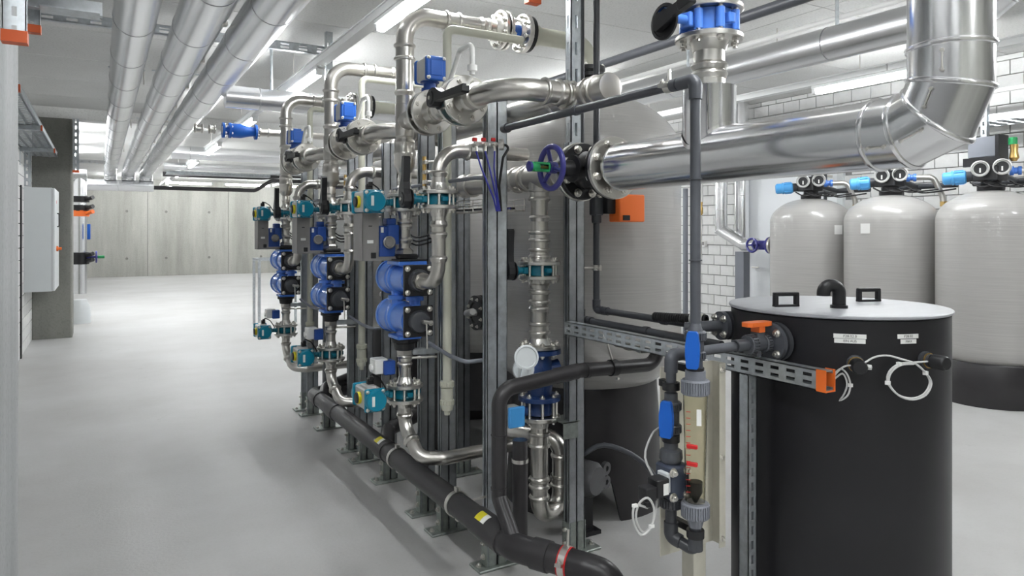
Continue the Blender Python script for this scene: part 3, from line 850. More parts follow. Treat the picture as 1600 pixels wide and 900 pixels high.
# extra lug barrels and the round gear plate with its lever
for k in range(8):
    a = 2 * PI * (k + 0.5) / 8
    t.part('lug', MB().lathe([(0, -0.034), (0.016, -0.034), (0.016, 0.034), (0, 0.034)], T(0.093 * math.cos(a), 0.093 * math.sin(a), 0), 12), BLUE, local=True)
g = frame((0.205, 0, -0.02), (1, 0, 0), (0, 0, 1))
gp = t.part('notch_plate', MB().lathe([(0, 0), (0.062, 0), (0.062, 0.008), (0.052, 0.009), (0.050, 0.005), (0, 0.005)], g, 28), BLACK, local=True)
lv = t.part('lever_handle', MB().prism([(-0.03, -0.02), (-0.02, -0.032), (0.03, -0.026), (0.06, -0.017), (0.15, -0.017), (0.155, -0.014), (0.155, 0.014), (0.15, 0.017), (0.06, 0.017), (0.03, 0.022), (-0.02, 0.028)], 0.010, 0.032, g @ Matrix.Rotation(math.radians(-76), 4, 'Z')), BLACK, local=True, label='black lever handle', smooth=False)
t.part('lever_grip', MB().rbox((0.125, 0, 0.022), (0.06, 0.036, 0.03), 0.006, g @ Matrix.Rotation(math.radians(-76), 4, 'Z')), BLACK, parent=lv, local=True)
pipe_thing('stainless_branch', 'stainless pipe above the bright blue valve going up to the ceiling', [(XS, YB, 2.345), (XS, YB, CEIL)], 0.055, STEEL_FL, n=28, bulges=[((XS, YB, 2.42), (0, 0, 1))])

# gate valve with navy handwheel between the header and the clad pipe
VY = 2.44
t = Thing('gate_valve', 'black gate valve with navy handwheel at the end of the clad pipe', 'valve', (XS, VY, ZS))
for (y, s, m, D) in ((2.335, -1, STEEL_FL, 0.262), (2.335, 1, BLACK, 0.25), (2.55, -1, BLACK, 0.25), (2.55, 1, STEEL_FL, 0.262)):
    t.part('flange', MB().lathe(flange_prof(D, 0.062, 0.022, 0.03), frame((XS, y + s * 0.001, ZS), (0, s, 0)), 36), m)
for y, s in ((2.313, -1), (2.572, 1)):
    for k in range(8):
        a = 2 * PI * (k + 0.5) / 8
        t.put('bolt', BOLT_L, t.inv @ frame((XS + 0.103 * math.cos(a), y, ZS + 0.103 * math.sin(a)), (0, s, 0)))
for y, s in ((2.358, 1), (2.527, -1)):
    for k in range(8):
        a = 2 * PI * (k + 0.5) / 8
        t.put('bolt', BOLT_L, t.inv @ frame((XS + 0.103 * math.cos(a), y, ZS + 0.103 * math.sin(a)), (0, s, 0)))
Fx = frame((XS, VY, ZS), (-1, 0, 0), (0, 0, 1))
t.part('valve_body', MB().lathe([(0.066, -0.09), (0.082, -0.05), (0.084, 0.05), (0.066, 0.09)], frame((XS, VY, ZS), (0, 1, 0)), 24)
       .lathe([(0.075, 0), (0.078, 0.06), (0.05, 0.09), (0.045, 0.115), (0.058, 0.12), (0.058, 0.13), (0.036, 0.135), (0.032, 0.19), (0.024, 0.2), (0.022, 0.215), (0, 0.215)], Fx, 24), BLACK)
wh = t.part('handwheel', MB().torus(0.087, 0.0125, Fx @ T(0, 0, 0.235), 36, 10), NAVY, label='navy blue handwheel')
t.part('wheel_hub', MB().lathe([(0, 0.215), (0.025, 0.215), (0.025, 0.25), (0, 0.25)], Fx, 16), NAVY, parent=wh)
for k in range(3):
    a = 2 * PI * k / 3 + 0.3
    t.part('spoke', MB().tube([Fx @ V((0.02 * math.cos(a), 0.02 * math.sin(a), 0.232)), Fx @ V((0.085 * math.cos(a), 0.085 * math.sin(a), 0.235))], 0.0095, 8), NAVY, parent=wh)
gs = t.part('stem_guard', MB().lathe([(0, 0.25), (0.021, 0.25), (0.021, 0.26), (0.019, 0.26)], Fx, 16)
            .lo((0.010, -0.018, 0.255), (0.019, 0.018, 0.325), Fx).lo((-0.019, -0.018, 0.255), (-0.010, 0.018, 0.325), Fx)
            .lathe([(0.0, 0.30), (0.0205, 0.30), (0.0205, 0.335), (0, 0.335)], Fx, 16), GREEN, label='green stem guard')
t.part('stem', MB().cyl(Fx @ V((0, 0, 0.25)), Fx @ V((0, 0, 0.31)), 0.007, 10), BRASS, parent=gs)
t.part('guard_cap', MB().lathe([(0, 0.335), (0.0215, 0.335), (0.0215, 0.345), (0.016, 0.347), (0, 0.347)], Fx, 16), NAVY, parent=gs, label='navy blue end cap')

# header along the rack behind the gate valve, with the tee down to the meter line
MX, MY = 1.85, 2.90
pipe_thing('stainless_header', 'thick stainless header pipe running back from the gate valve behind the posts', [(XS, 2.575, ZS), (XS, 6.6, ZS)], 0.057, n=24,
           collars=[((XS, 2.72, ZS), (0, 1, 0), 0.09), ((XS, 3.02, ZS), (0, 1, 0), 0.09)] + [((XS, 3.6 + k, ZS), (0, 1, 0), 0.12) for k in range(3)])
t = pipe_thing('meter_line', 'vertical stainless pipe from the header down to the butterfly valve', [(MX, MY, ZS), (MX, MY, 1.385)], 0.0425, n=24,
               collars=[((MX, MY, 1.70), (0, 0, 1), 0.06), ((MX, MY, 1.50), (0, 0, 1), 0.055), ((MX, MY, 1.42), (0, 0, 1), 0.05)], bulges=[((MX, MY, 1.60), (0, 0, 1))])
t.part('tee_sleeve', MB().lathe(collar(0.057, 0.19, 0.005), frame((MX, MY - 0.095, ZS), (0, 1, 0)), 24), STEEL)
t.part('tee_neck', MB().lathe([(0.056, 0.0), (0.052, 0.05), (0.047, 0.075), (0.047, 0.12)], frame((MX, MY, ZS), (0, 0, -1)), 24), STEEL)
VZ = 1.55 - 60 * 3.43 / 1100
butterfly('butterfly_valve', 'butterfly valve with teal ring and upright black lever between the two near posts', frame((MX, MY, VZ), (0, 0, 1), (-1, 0.0, 0)), 0.205, 0.0425, 0.052, 'lever', TEAL, neck=0.05, lever_len=0.2)
pipe_thing('meter_line', 'vertical stainless pipe between the lever valve and the blue water meter', [(MX, MY, VZ - 0.05), (MX, MY, 1.01)], 0.0425, n=24,
           collars=[((MX, MY, 1.20), (0, 0, 1), 0.065), ((MX, MY, 1.05), (0, 0, 1), 0.06)], bulges=[((MX, MY, 1.275), (0, 0, 1)), ((MX, MY, 1.16), (0, 0, 1))])
# water meter
MZ = 0.955
t = Thing('water_meter', 'dark blue water meter with open grey cap on the near vertical pipe', 'water meter', (MX, MY, 0.70))
t.part('flange', MB().lathe(flange_prof(0.205, 0.0425, 0.02, 0.03), frame((MX, MY, 0.982), (0, 0, 1)), 32), STEEL_FL)
t.part('flange', MB().lathe([(0.04, 0), (0.104, 0), (0.104, 0.02), (0.06, 0.024)], frame((MX, MY, 0.958), (0, 0, 1)), 32), BLUE_D)
t.part('meter_body', MB().lathe([(0.056, 0.956), (0.058, 0.93), (0.062, 0.915), (0.07, 0.87), (0.072, 0.84), (0.066, 0.80), (0.058, 0.76), (0.06, 0.745)], T(MX, MY, 0), 28)
       .lathe([(0.052, 0), (0.05, 0.11), (0.05, 0.12), (0, 0.12)], frame((MX, MY, 0.865), (-0.85, -0.35, 0.25)), 24)
       .lathe([(0.046, 0), (0.044, 0.105), (0, 0.11)], frame((MX, MY, 0.86), (0.8, -0.3, 0.2)), 20), BLUE_D)
t.part('flange', MB().lathe([(0.04, 0), (0.104, 0), (0.104, 0.02), (0.06, 0.024)], frame((MX, MY, 0.732), (0, 0, 1)), 32), BLUE_D)
reg = t.part('register_ring', MB().lathe([(0.052, 0), (0.054, 0.005), (0.054, 0.03), (0.046, 0.034), (0.046, 0.02), (0, 0.02)], frame((MX, MY, 0.865) , (-0.85, -0.35, 0.25)) @ T(0, 0, 0.12), 24), GREYBOX)
capc = PY(822, 558, 2.72)
t.part('register_cap', MB().lathe([(0, 0), (0.05, 0.0), (0.056, 0.006), (0.056, 0.012), (0.048, 0.014), (0.044, 0.008), (0, 0.008)], frame(capc, (-0.35, -0.85, 0.05)), 28)
       .tube([capc + V((-0.03, 0, -0.045)), MX * V((0, 0, 0)) + capc + V((-0.02, 0.03, -0.09))], 0.008, 8), GREYBOX, parent=reg, label='grey hinged cap, flipped open')
for zz, s in ((1.002, 1), (0.958, -1), (0.752, 1)):
    for k in range(8):
        a = 2 * PI * (k + 0.5) / 8
        t.put('bolt', BOLT_M, t.inv @ frame((MX + 0.083 * math.cos(a), MY + 0.083 * math.sin(a), zz), (0, 0, s)))
# lower blue butterfly valve with small blue actuator
LZ = 0.685
t = Thing('butterfly_valve', 'dark blue butterfly valve with blue box actuator below the water meter', 'valve', (MX, MY, 0.6))
t.part('valve_body', MB().lathe([(0.04, 0), (0.066, 0), (0.07, 0.01), (0.07, 0.055), (0.066, 0.065), (0.04, 0.065)], T(MX, MY, LZ - 0.022), 28)
       .lathe([(0.03, 0.06), (0.024, 0.07), (0.022, 0.13), (0, 0.13)], frame((MX, MY, LZ), (-1, -0.1, 0)), 16), BLUE_D)
t.part('flange', MB().lathe(flange_prof(0.205, 0.0425, 0.02, 0.04), frame((MX, MY, LZ - 0.028), (0, 0, -1)), 32), STEEL_FL)
me = stud(0.045)
for k in range(8):
    a = 2 * PI * (k + 0.5) / 8
    t.put('bolt', me, t.inv @ T(MX + 0.083 * math.cos(a), MY + 0.083 * math.sin(a), LZ + 0.0))
ab = t.part('actuator_box', MB().rbox((MX - 0.175, MY - 0.03, LZ), (0.07, 0.07, 0.085), 0.008), ALU)
t.part('actuator_cover', MB().rbox((MX - 0.175, MY - 0.075, LZ), (0.085, 0.022, 0.095), 0.008), BLUE_L, parent=ab, label='sky blue cover')
# outlet below: sleeves and return bend
pipe_thing('meter_line', 'stainless pipe below the blue valve ending in a return bend near the floor', [(MX, MY, LZ - 0.06), (MX, MY, 0.155), (MX + 0.165, MY + 0.06, 0.155), (MX + 0.165, MY + 0.06, 0.50), (MX - 0.1, MY + 0.35, 0.52)], 0.0425, R=0.082, n=24, fn=9,
           collars=[((MX, MY, 0.50), (0, 0, 1), 0.075), ((MX, MY, 0.30), (0, 0, 1), 0.05), ((MX + 0.165, MY + 0.06, 0.26), (0, 0, 1), 0.06)], bulges=[((MX, MY, 0.33), (0, 0, 1)), ((MX, MY, 0.24), (0, 0, 1)), ((MX + 0.165, MY + 0.06, 0.40), (0, 0, 1))])

# ================================================================== POSTS
def post(label, X, Y, ztop, wd=0.05, group=None, name='strut_post', perforated=False, gd=GALV, foot=True):
    """Double galvanised channel post on a foot plate: two profiles back to back, open slots to the sides."""
    t = Thing(name, label, 'post', (X, Y, 0), group=group)
    hw = 0.0225
    for s in (-1, 1):
        x0, x1 = (X + s * 0.0008), X + s * wd
        m = MB().lo((x0, Y - hw, 0.012), (x0 + s * 0.003, Y + hw, ztop))
        for q in (-1, 1):
            m.lo((x0, Y + q * hw, 0.012), (x1, Y + q * (hw - 0.003), ztop))
            m.lo((x1, Y + q * hw, 0.012), (x1 - s * 0.003, Y + q * (hw - 0.011), ztop))
        t.part('profile', m, gd, smooth=False)
    if foot:
        t.part('foot_plate', MB().rbox((X + 0.01, Y, 0.006), (0.235, 0.11, 0.012), 0.006), GALV_G)
        for s in (-1, 1):
            fs = MB().lo((X + s * 0.006, Y - hw - 0.004, 0.012), (X + s * (wd - 0.008), Y - hw - 0.0005, 0.15))
            fs.lo((X + s * (wd + 0.0005), Y - hw - 0.004, 0.012), (X + s * (wd + 0.005), Y + hw + 0.004, 0.15))
            t.part('foot_sleeve', fs, GALV_G, smooth=False)
            t.put('anchor_bolt', BOLT_M, t.inv @ T(X + s * 0.095 + 0.01, Y, 0.012))
            for zz in (0.05, 0.115):
                t.put('sleeve_bolt', BOLT_M, t.inv @ frame((X + s * (wd + 0.005), Y, zz), (s, 0, 0)))
    return t
post('galvanised post with blue tubes and foot plate, nearest of the front row', 1.585, 2.87, 2.16, wd=0.053)
YP = [3.33, 3.60, 4.18, 4.63, 4.89, 5.53, 6.02, 6.22]
ordw = ['second', 'third', 'fourth', 'fifth', 'sixth', 'seventh', 'eighth', 'last']
for y, wname in zip(YP, ordw):
    post('galvanised rack post with foot plate, %s of the front row from the camera' % wname, 1.555, y, 2.10, wd=0.043, group='rack posts in the front row', gd=GALV_D)
post('tall galvanised post beside the water meter, right of the blue tubes', 1.985, 2.80, 1.98, wd=0.046, gd=GALV_D)
q = slotted_channel('perforated_upright', 'perforated light channel standing above the tall post up to the ceiling', (1.985, 2.78, 1.98), (1.985, 2.78, CEIL), 0.058, 0.045, face=(0, -1, 0), pitch=0.13, slot=0.062, slot_w=0.016, rows=1)
slotted_channel('', '', (1.953, 2.803, 1.98), (1.953, 2.803, CEIL), 0.044, 0.003, face=(-1, 0, 0), pitch=0.13, slot=0.062, slot_w=0.013, rows=1, thing=q, lips=False)
for y, wname in zip((4.05, 5.4), ('near', 'far')):
    post('galvanised rear-row post seen between front posts, %s one' % wname, 2.0, y, 2.1, wd=0.043, gd=GALV_D)

# bracket from the tall post under the lower flange
solo('support_bracket', 'folded steel bracket on the tall post under the flange', 'bracket', MB().lo((1.90, 2.765, 0.635), (2.0, 2.90, 0.639)).lo((1.90, 2.765, 0.56), (1.985, 2.769, 0.639)), GALV_G, smooth=False)

# manifold of three red-capped taps on the near post with blue tubes
t = Thing('air_manifold', 'small manifold of three red-handled taps on the near post', 'manifold', (1.58, 2.82, 1.90))
c0 = PY(752, 226, 2.83); c1 = PY(774, 226, 2.83)
t.part('manifold_bar', MB().cyl(c0 + V((-0.035, 0, 0)), c1 + V((0.02, 0, 0)), 0.012, 12), ALU)
taps = [PY(x, 226, 2.81) for x in (742, 756, 771)]
for c in taps:
    tp = t.part('tap', MB().cyl(c + V((0, 0.02, 0)), c + V((0, -0.025, 0)), 0.009, 10).cyl(c + V((0, -0.012, -0.03)), c + V((0, -0.012, 0)), 0.007, 8), ZINC)
    t.part('tap_handle', MB().rbox((c.x - 0.004, c.y - 0.005, c.z + 0.022), (0.022, 0.012, 0.016), 0.004), RED, parent=tp)
gg = PY(780, 226, 2.80)
t.part('pressure_gauge', MB().lathe([(0, 0), (0.026, 0), (0.026, 0.02), (0.022, 0.022), (0, 0.021)], frame(gg, (0.8, -0.6, 0)), 20), ZINC)
for k, c in enumerate(taps):
    e = PY((772, 776, 778)[k], 312, 2.79)
    mid = PY((752, 765, 772)[k], 262, 2.79)
    solo('air_tube', 'thin blue air tube hanging from the manifold, %s of the three' % ['leftmost', 'middle', 'rightmost'][k], 'tube',
         MB().tube([c + V((0, -0.012, -0.03)), mid, e, PY((776, 778, 781)[k], 330, 2.80)], 0.0042, 8, 0.06, 6), BLUETUBE)
solo('air_hose', 'dark hose falling from the brass elbow beside the manifold', 'hose', MB().tube([gg + V((0.03, 0, 0)), gg + V((0.06, 0, 0)), PY(786, 246, 2.79), PY(780, 290, 2.79), PY(783, 330, 2.80)], 0.006, 8, 0.03, 5), RUBBER)

# ================================================================== PVC LINES
XP, ZPV = 1.58, 2.017
t = pipe_thing('pvc_pipe', 'dark grey plastic pipe from the flow meter line running back under the collector', [(XP, 2.75, ZPV), (XP, 1.585, ZPV), (XP, 1.585, 1.235)], 0.016, PVC_L, R=0.022, n=16)
for p, d, L in (((XP, 1.66, ZPV), (0, 1, 0), 0.035), ((XP, 1.585, ZPV - 0.02), (0, 0, -1), 0.04), ((XP, 1.585, 1.71), (0, 0, 1), 0.004), ((XP, 1.585, 1.46), (0, 0, 1), 0.004), ((XP, 2.2, ZPV), (0, 1, 0), 0.02)):
    t.part('socket', MB().lathe([(0.016, 0), (0.0205, 0), (0.0205, L), (0.016, L)], frame(p, d), 18), PVC_L)
t.part('elbow_knuckle', MB().tube([(XP, 1.655, ZPV), (XP, 1.585, ZPV), (XP, 1.585, ZPV - 0.043)], 0.021, 16, 0.02), PVC_L)
t.part('end_cap', MB().lathe([(0.016, 0), (0.022, 0), (0.022, 0.03), (0.017, 0.045), (0, 0.045)], frame((XP, 2.74, ZPV), (0, 1, 0)), 14), PVC)
pipe_clamp('pipe_clamp', 'zinc clamp holding the upper grey plastic pipe near its elbow', (XP, 1.70, ZPV), (0, 1, 0), 0.016, (XP, 1.70, ZPV + 0.055))

# two dark pipes down beside the tank and along to the black tank
for k, (X, ztop, zz, px, yend, lab) in enumerate(((2.115, CEIL, 1.165, 932, 1.98, 'dark plastic pipe coming down past the orange valve box towards the black tank'),
                                                  (2.062, CEIL, 1.115, 908, 1.93, 'dark plastic pipe coming down beside the perforated upright towards the black tank'))):
    Yv = PX(px, 300, X).y
    t = pipe_thing('pvc_pipe', lab, [(X, Yv, ztop), (X, Yv, zz), (X, yend, zz)], 0.016, PVC, R=0.02, n=14)
    t.part('elbow_knuckle', MB().tube([(X, Yv, zz + 0.05), (X, Yv, zz), (X, Yv - 0.05, zz)], 0.0205, 14, 0.02), PVC)
    for yy in (Yv - 0.09, Yv - 0.5):
        t.part('socket', MB().lathe([(0.016, 0), (0.0205, 0), (0.0205, 0.03), (0.016, 0.03)], frame((X, yy, zz), (0, 1, 0)), 14), PVC)
Yv = PX(932, 300, 2.115).y
t = Thing('actuated_valve', 'orange actuator box on a dark plastic ball valve beside the grey tank', 'valve', (2.115, Yv, 1.62))
vz = 1.55 + (362 - 322) * 3.45 / 1100
t.part('valve_body', MB().rbox((2.115, Yv, vz), (0.055, 0.055, 0.09), 0.01).lathe([(0.025, 0), (0.025, 0.05), (0.018, 0.055)], frame((2.115, Yv, vz + 0.04), (0, 0, 1)), 14).lathe([(0.025, 0), (0.025, 0.04), (0.018, 0.045)], frame((2.115, Yv, vz - 0.04), (0, 0, -1)), 14), PVC)
t.part('coupling_block', MB().rbox((2.165, Yv - 0.03, vz + 0.01), (0.06, 0.07, 0.095), 0.008), BLACK)
t.part('actuator_box', MB().rbox((2.262, Yv - 0.055, vz - 0.01), (0.16, 0.09, 0.135), 0.010), ORANGE, label='orange actuator box')
t.part('box_slot', MB().lo((2.20, Yv - 0.106, vz - 0.07), (2.24, Yv - 0.09, vz - 0.045)), BLACK, smooth=False)
pipe_clamp('pipe_clamp', 'zinc clamp on the dark pipe below the orange valve box', (2.115, Yv, 1.372), (0, 0, 1), 0.016, (2.04, 2.80, 1.372))
pipe_clamp('pipe_clamp', 'zinc clamp on the dark pipe level with the orange valve box', (2.115, Yv, 1.73), (0, 0, 1), 0.016, (2.04, 2.80, 1.73))

# ================================================================== BLACK DOSING TANK
BX, BY, BR, BZ = 2.387, 1.674, 0.374, 1.262
def on_tank(px, py, r=BR):
    """Point on the black tank's wall seen at a photo pixel, and the outward normal there."""
    d = ray(px, py); a = d.x ** 2 + d.y ** 2; b = -2 * (d.x * BX + d.y * BY); c = BX ** 2 + BY ** 2 - r * r
    s = (-b - math.sqrt(max(0, b * b - 4 * a * c))) / (2 * a)
    p = V((0, 0, CAM_H)) + d * s
    return p, V((p.x - BX, p.y - BY, 0)).normalized()
t = Thing('dosing_tank', 'large black cylindrical tank with grey lid in the right foreground', 'tank', (BX, BY, 0))
t.part('tank_wall', MB().lathe([(0, 0), (BR, 0), (BR, BZ - 0.004), (BR - 0.01, BZ), (0, BZ)], T(BX, BY, 0), 96), BLACKTANK)
lid = t.part('lid', MB().lathe([(0, 0), (BR + 0.004, 0), (BR + 0.008, 0.003), (BR + 0.008, 0.009), (BR + 0.005, 0.012), (0, 0.012)], T(BX, BY, BZ + 0.001), 96), LIDGREY, label='grey flat lid')
ZL = BZ + 0.013
for (px, py) in ((1228, 479), (1357, 471)):
    c = PZ(px, py, ZL)
    hd = V((0.94, -0.33, 0)).normalized()
    F = frame(c, (0, 0, 1), hd)
    b = MB()
    for s in (-1, 1): b.rbox((s * 0.042, 0, 0.022), (0.016, 0.022, 0.044), 0.005, F)
    b.rbox((0, 0, 0.046), (0.10, 0.022, 0.014), 0.006, F).rbox((0, 0, 0.004), (0.10, 0.022, 0.008), 0.003, F)
    t.part('lid_handle', b, BLACK, parent=lid)
c = PZ(1311, 481, ZL)
F = frame(c, (0, 0, 1), (-0.93, 0.35, 0))
t.part('vent_elbow', MB().tube([F @ V((0, 0, 0)), F @ V((0, 0, 0.082)), F @ V((0.062, 0, 0.082)), F @ V((0.062, 0, 0.045))], 0.023, 18, [0.029, 0.029], 7)
       .lathe([(0.023, 0), (0.030, 0), (0.030, 0.01), (0.023, 0.012)], F, 18), BLACK, parent=lid)
# paper label strips with their print
def text_mesh(txt, size):
    cu = bpy.data.curves.new('print', 'FONT'); cu.body = txt; cu.size = size; cu.align_x = 'CENTER'; cu.align_y = 'CENTER'; cu.extrude = 0.0002
    ob = bpy.data.objects.new('tmp', cu)
    link(ob)
    me = bpy.data.meshes.new_from_object(ob.evaluated_get(bpy.context.evaluated_depsgraph_get()))
    COL.objects.unlink(ob); bpy.data.objects.remove(ob)
    me.materials.clear(); me.materials.append(LABELK)
    return me
for (px, py, w_, txt, sz) in ((1328, 525.5, 0.098, 'F28.02.0', 0.012), (1328, 533, 0.093, 'EIN AUS', 0.011), (1419, 525.5, 0.077, 'F28.02', 0.012), (1419.5, 533.5, 0.058, 'MAX', 0.011)):
    p, nrm = on_tank(px, py)
    F = frame(p + nrm * 0.0006, nrm, V((0, 0, 1)).cross(nrm))
    b = MB(); nseg = 6
    # the strip follows the curve of the wall
    vs = []
    for k in range(nseg + 1):
        x = -w_ / 2 + w_ * k / nseg
        dz = (math.sqrt(BR * BR - x * x) - BR)
        for (y, e) in ((-0.0072, 0), (0.0072, 0), (0.0072, 0.0008), (-0.0072, 0.0008)): vs.append((x, y, dz + e))
    fs = []
    for k in range(nseg):
        for q in range(4): fs.append((k * 4 + q, k * 4 + (q + 1) % 4, (k + 1) * 4 + (q + 1) % 4, (k + 1) * 4 + q))
    fs += [(0, 3, 2, 1), (nseg * 4, nseg * 4 + 1, nseg * 4 + 2, nseg * 4 + 3)]
    lb = t.part('label_strip', b.add(vs, fs, F), LABELW, label='white label strip', smooth=False)
    ob = t.put('label_print', text_mesh(txt, sz), t.inv @ F @ T(0, 0, 0.0013), parent=lb)
# cable glands with sensor plugs and looped cables
def gland(px, py, lab):
    p, nrm = on_tank(px, py)
    g = Thing('level_sensor', lab, 'sensor', p)
    F = frame(p, nrm, (0, 0, 1))
    g.part('gland', MB().lathe([(0, -0.004), (0.028, -0.004), (0.028, 0.012), (0.022, 0.014), (0.022, 0.03), (0, 0.03)], F, 20), PVC)
    g.part('ring', MB().lathe([(0.022, 0.016), (0.025, 0.016), (0.025, 0.02), (0.022, 0.02)], F, 20, closed=True), BRASS)
    g.part('plug_body', MB().lathe([(0.019, 0.03), (0.024, 0.034), (0.024, 0.075), (0.02, 0.08), (0, 0.08)], F, 12), BLACK)
    g.part('plug_nut', MB().lathe([(0, 0), (0.009, 0), (0.008, 0.018), (0, 0.02)], frame(F @ V((0, 0.0, 0.05)), F.to_3x3() @ V((0, -1, 0.2))) @ T(0, 0, 0.02), 12), CABLE)
    return p, nrm, F
pA, nA, FA = gland(1336, 568, 'black level sensor plug on the black tank beside the orange channel cap')
pB, nB, FB = gland(1444, 562, 'black level sensor plug on the right of the black tank')
def tank_pt(px, py, off=0.02):
    p, nrm = on_tank(px, py); return p + nrm * off
cl = [tank_pt(x, y, 0.03) for x, y in ((1345, 566), (1360, 556), (1378, 553), (1398, 558), (1420, 566), (1434, 580), (1440, 595), (1432, 612), (1414, 619), (1394, 613), (1380, 595), (1382, 578), (1396, 566), (1415, 564), (1443, 562))]
def smooth_path(pts, k=4):
    pts = [V(p) for p in pts]; out = []
    n = len(pts)
    for i in range(n - 1):
        p0, p1, p2, p3 = pts[max(i - 1, 0)], pts[i], pts[i + 1], pts[min(i + 2, n - 1)]
        for j in range(k):
            s = j / k
            out.append(0.5 * ((2 * p1) + (p2 - p0) * s + (2 * p0 - 5 * p1 + 4 * p2 - p3) * s * s + (3 * p1 - p0 - 3 * p2 + p3) * s ** 3))
    out.append(pts[-1]); return out
c = Thing('sensor_cable', 'white sensor cable looped in a wide ring between the two tank plugs', 'cable', cl[8])
c.part('cable_run', MB().tube(smooth_path(cl), 0.0032, 8), CABLE)
c.part('cable_loop', MB().tube(smooth_path([p + V((0.004, -0.003, -0.004)) for p in cl[4:14]]), 0.0032, 8), CABLE)
for q in (5, 10, 12):
    c.part('cable_tie', MB().box((0, 0, 0), (0.012, 0.012, 0.012), T(*cl[q])), WHITE, smooth=False)
cl2 = [tank_pt(x, y, o) for x, y, o in ((1334, 566, 0.06), (1318, 568, 0.05), (1306, 580, 0.04), (1300, 592, 0.03), (1306, 580, 0.02), (1314, 574, 0.03), (1322, 582, 0.04), (1326, 598, 0.04), (1322, 614, 0.04), (1312, 622, 0.03), (1318, 612, 0.03), (1322, 596, 0.03), (1316, 582, 0.02), (1304, 590, 0.02))]
c = Thing('sensor_cable', 'white sensor cable looped tightly beside the orange channel cap', 'cable', cl2[9])
c.part('cable_run', MB().tube(smooth_path(cl2), 0.003, 8), CABLE)
for q in (3, 7):
    c.part('cable_tie', MB().box((0, 0, 0), (0.011, 0.011, 0.011), T(*cl2[q])), WHITE, smooth=False)

# outlet ball valve with orange handle on the tank's left side
OY, OZ = 1.63, 1.173
sx = BX - math.sqrt(BR ** 2 - (OY - BY) ** 2)
t = Thing('ball_valve', 'grey plastic ball valve with orange handle flanged to the black tank', 'valve', (sx, OY, OZ - 0.06))
for x0, x1, m in ((sx - 0.004, sx - 0.022, PVC), (sx - 0.022, sx - 0.034, RUBBER), (sx - 0.034, sx - 0.052, PVC_L)):
    rr = 0.066 if m is not RUBBER else 0.056
    t.part('flange', MB().lathe([(0, 0), (rr, 0), (rr, abs(x1 - x0)), (0, abs(x1 - x0))], frame((x0, OY, OZ), (-1, 0, 0)), 32), m)
for k in range(4):
    a = PI / 4 + k * PI / 2
    t.put('bolt', BOLT_M, t.inv @ frame((sx - 0.052, OY + 0.05 * math.cos(a), OZ + 0.05 * math.sin(a)), (-1, 0, 0)))
t.part('valve_body', MB().lathe([(0.02, 0), (0.026, 0.01), (0.026, 0.095), (0.02, 0.105)], frame((sx - 0.052, OY, OZ), (-1, 0, 0)), 20).rbox((sx - 0.105, OY, OZ + 0.02), (0.035, 0.035, 0.04), 0.006).rbox((sx - 0.105, OY, OZ - 0.03), (0.02, 0.02, 0.03), 0.004), PVC_L)
ringnut(t, 'union_nut', (sx - 0.058, OY, OZ), (-1, 0, 0), 0.032, 0.026, PVC_L, 20)
ringnut(t, 'union_nut', (sx - 0.125, OY, OZ), (-1, 0, 0), 0.034, 0.032, PVC_L, 20)
hd = t.part('handle', MB().prism([(-0.014, -0.02), (0.014, -0.02), (0.014, 0.016), (-0.014, 0.016)], 0.04, 0.062, T(sx - 0.105, OY, OZ))
            .prism([(-0.062, -0.012), (-0.05, -0.022), (0.02, -0.026), (0.05, -0.018), (0.056, 0.0), (0.05, 0.018), (0.02, 0.026), (-0.05, 0.022), (-0.062, 0.012)], 0.060, 0.074, T(sx - 0.105, OY, OZ)), ORANGE, label='orange handle', smooth=False)
LX, LY = 1.55, 1.66
t = pipe_thing('pvc_pipe', 'dark grey plastic pipe from the ball valve to the left limb of the flow meter', [(sx - 0.15, OY, OZ), (LX + 0.05, LY, OZ - 0.01), (LX, LY, OZ - 0.012), (LX, LY, 0.96)], 0.016, PVC_L, R=[0.0, 0.02], n=16)
t.part('elbow_knuckle', MB().tube([(LX + 0.05, LY, OZ - 0.01), (LX, LY, OZ - 0.012), (LX, LY, OZ - 0.065)], 0.021, 16, 0.02), PVC_L)
t.part('socket', MB().lathe([(0.016, 0), (0.0205, 0), (0.0205, 0.06), (0.016, 0.06)], frame((sx - 0.21, OY + 0.003, OZ), (1, -0.0, 0)), 16), PVC_L)
# upper inlet flange and ribbed hose
fy, fz = 1.925, 1.188
fx = BX - math.sqrt(BR ** 2 - (fy - BY) ** 2)
t = Thing('tank_inlet', 'grey plastic inlet flange with elbow on the far left side of the black tank', 'pipe fitting', (fx, fy, fz - 0.05))
nrm = V((fx - BX, fy - BY, 0)).normalized(); nrm = V((-0.97, 0.24, 0)).normalized()
for a, m in ((0.0, PVC), (0.03, PVC_L)):
    t.part('flange', MB().lathe([(0, 0), (0.055, 0), (0.055, 0.018), (0, 0.018)], frame(V((fx, fy, fz)) + nrm * (a + 0.004), nrm), 28), m)
for k in range(4):
    a = PI / 4 + k * PI / 2
    t.put('bolt', BOLT_M, t.inv @ frame(V((fx, fy, fz)) + nrm * 0.052, nrm) @ T(0.042 * math.cos(a), 0.042 * math.sin(a), 0))
t.part('inlet_elbow', MB().tube([V((fx, fy, fz)) + nrm * 0.05, V((fx, fy, fz)) + nrm * 0.12, V((fx, fy, fz)) + nrm * 0.16 + V((0, 0.05, -0.01))], 0.021, 14, 0.03), PVC_L)
rb = MB()
p0, p1 = V((fx - 0.03, fy + 0.10, fz + 0.012)), V((2.02, 2.28, 1.19))
dd = (p1 - p0).normalized(); Lr = (p1 - p0).length
prof = [(0.012, 0)]
nr = int(Lr / 0.011)
for k in range(nr):
    prof += [(0.020, k * 0.011 + 0.001), (0.020, k * 0.011 + 0.006), (0.016, k * 0.011 + 0.007), (0.016, k * 0.011 + 0.010)]
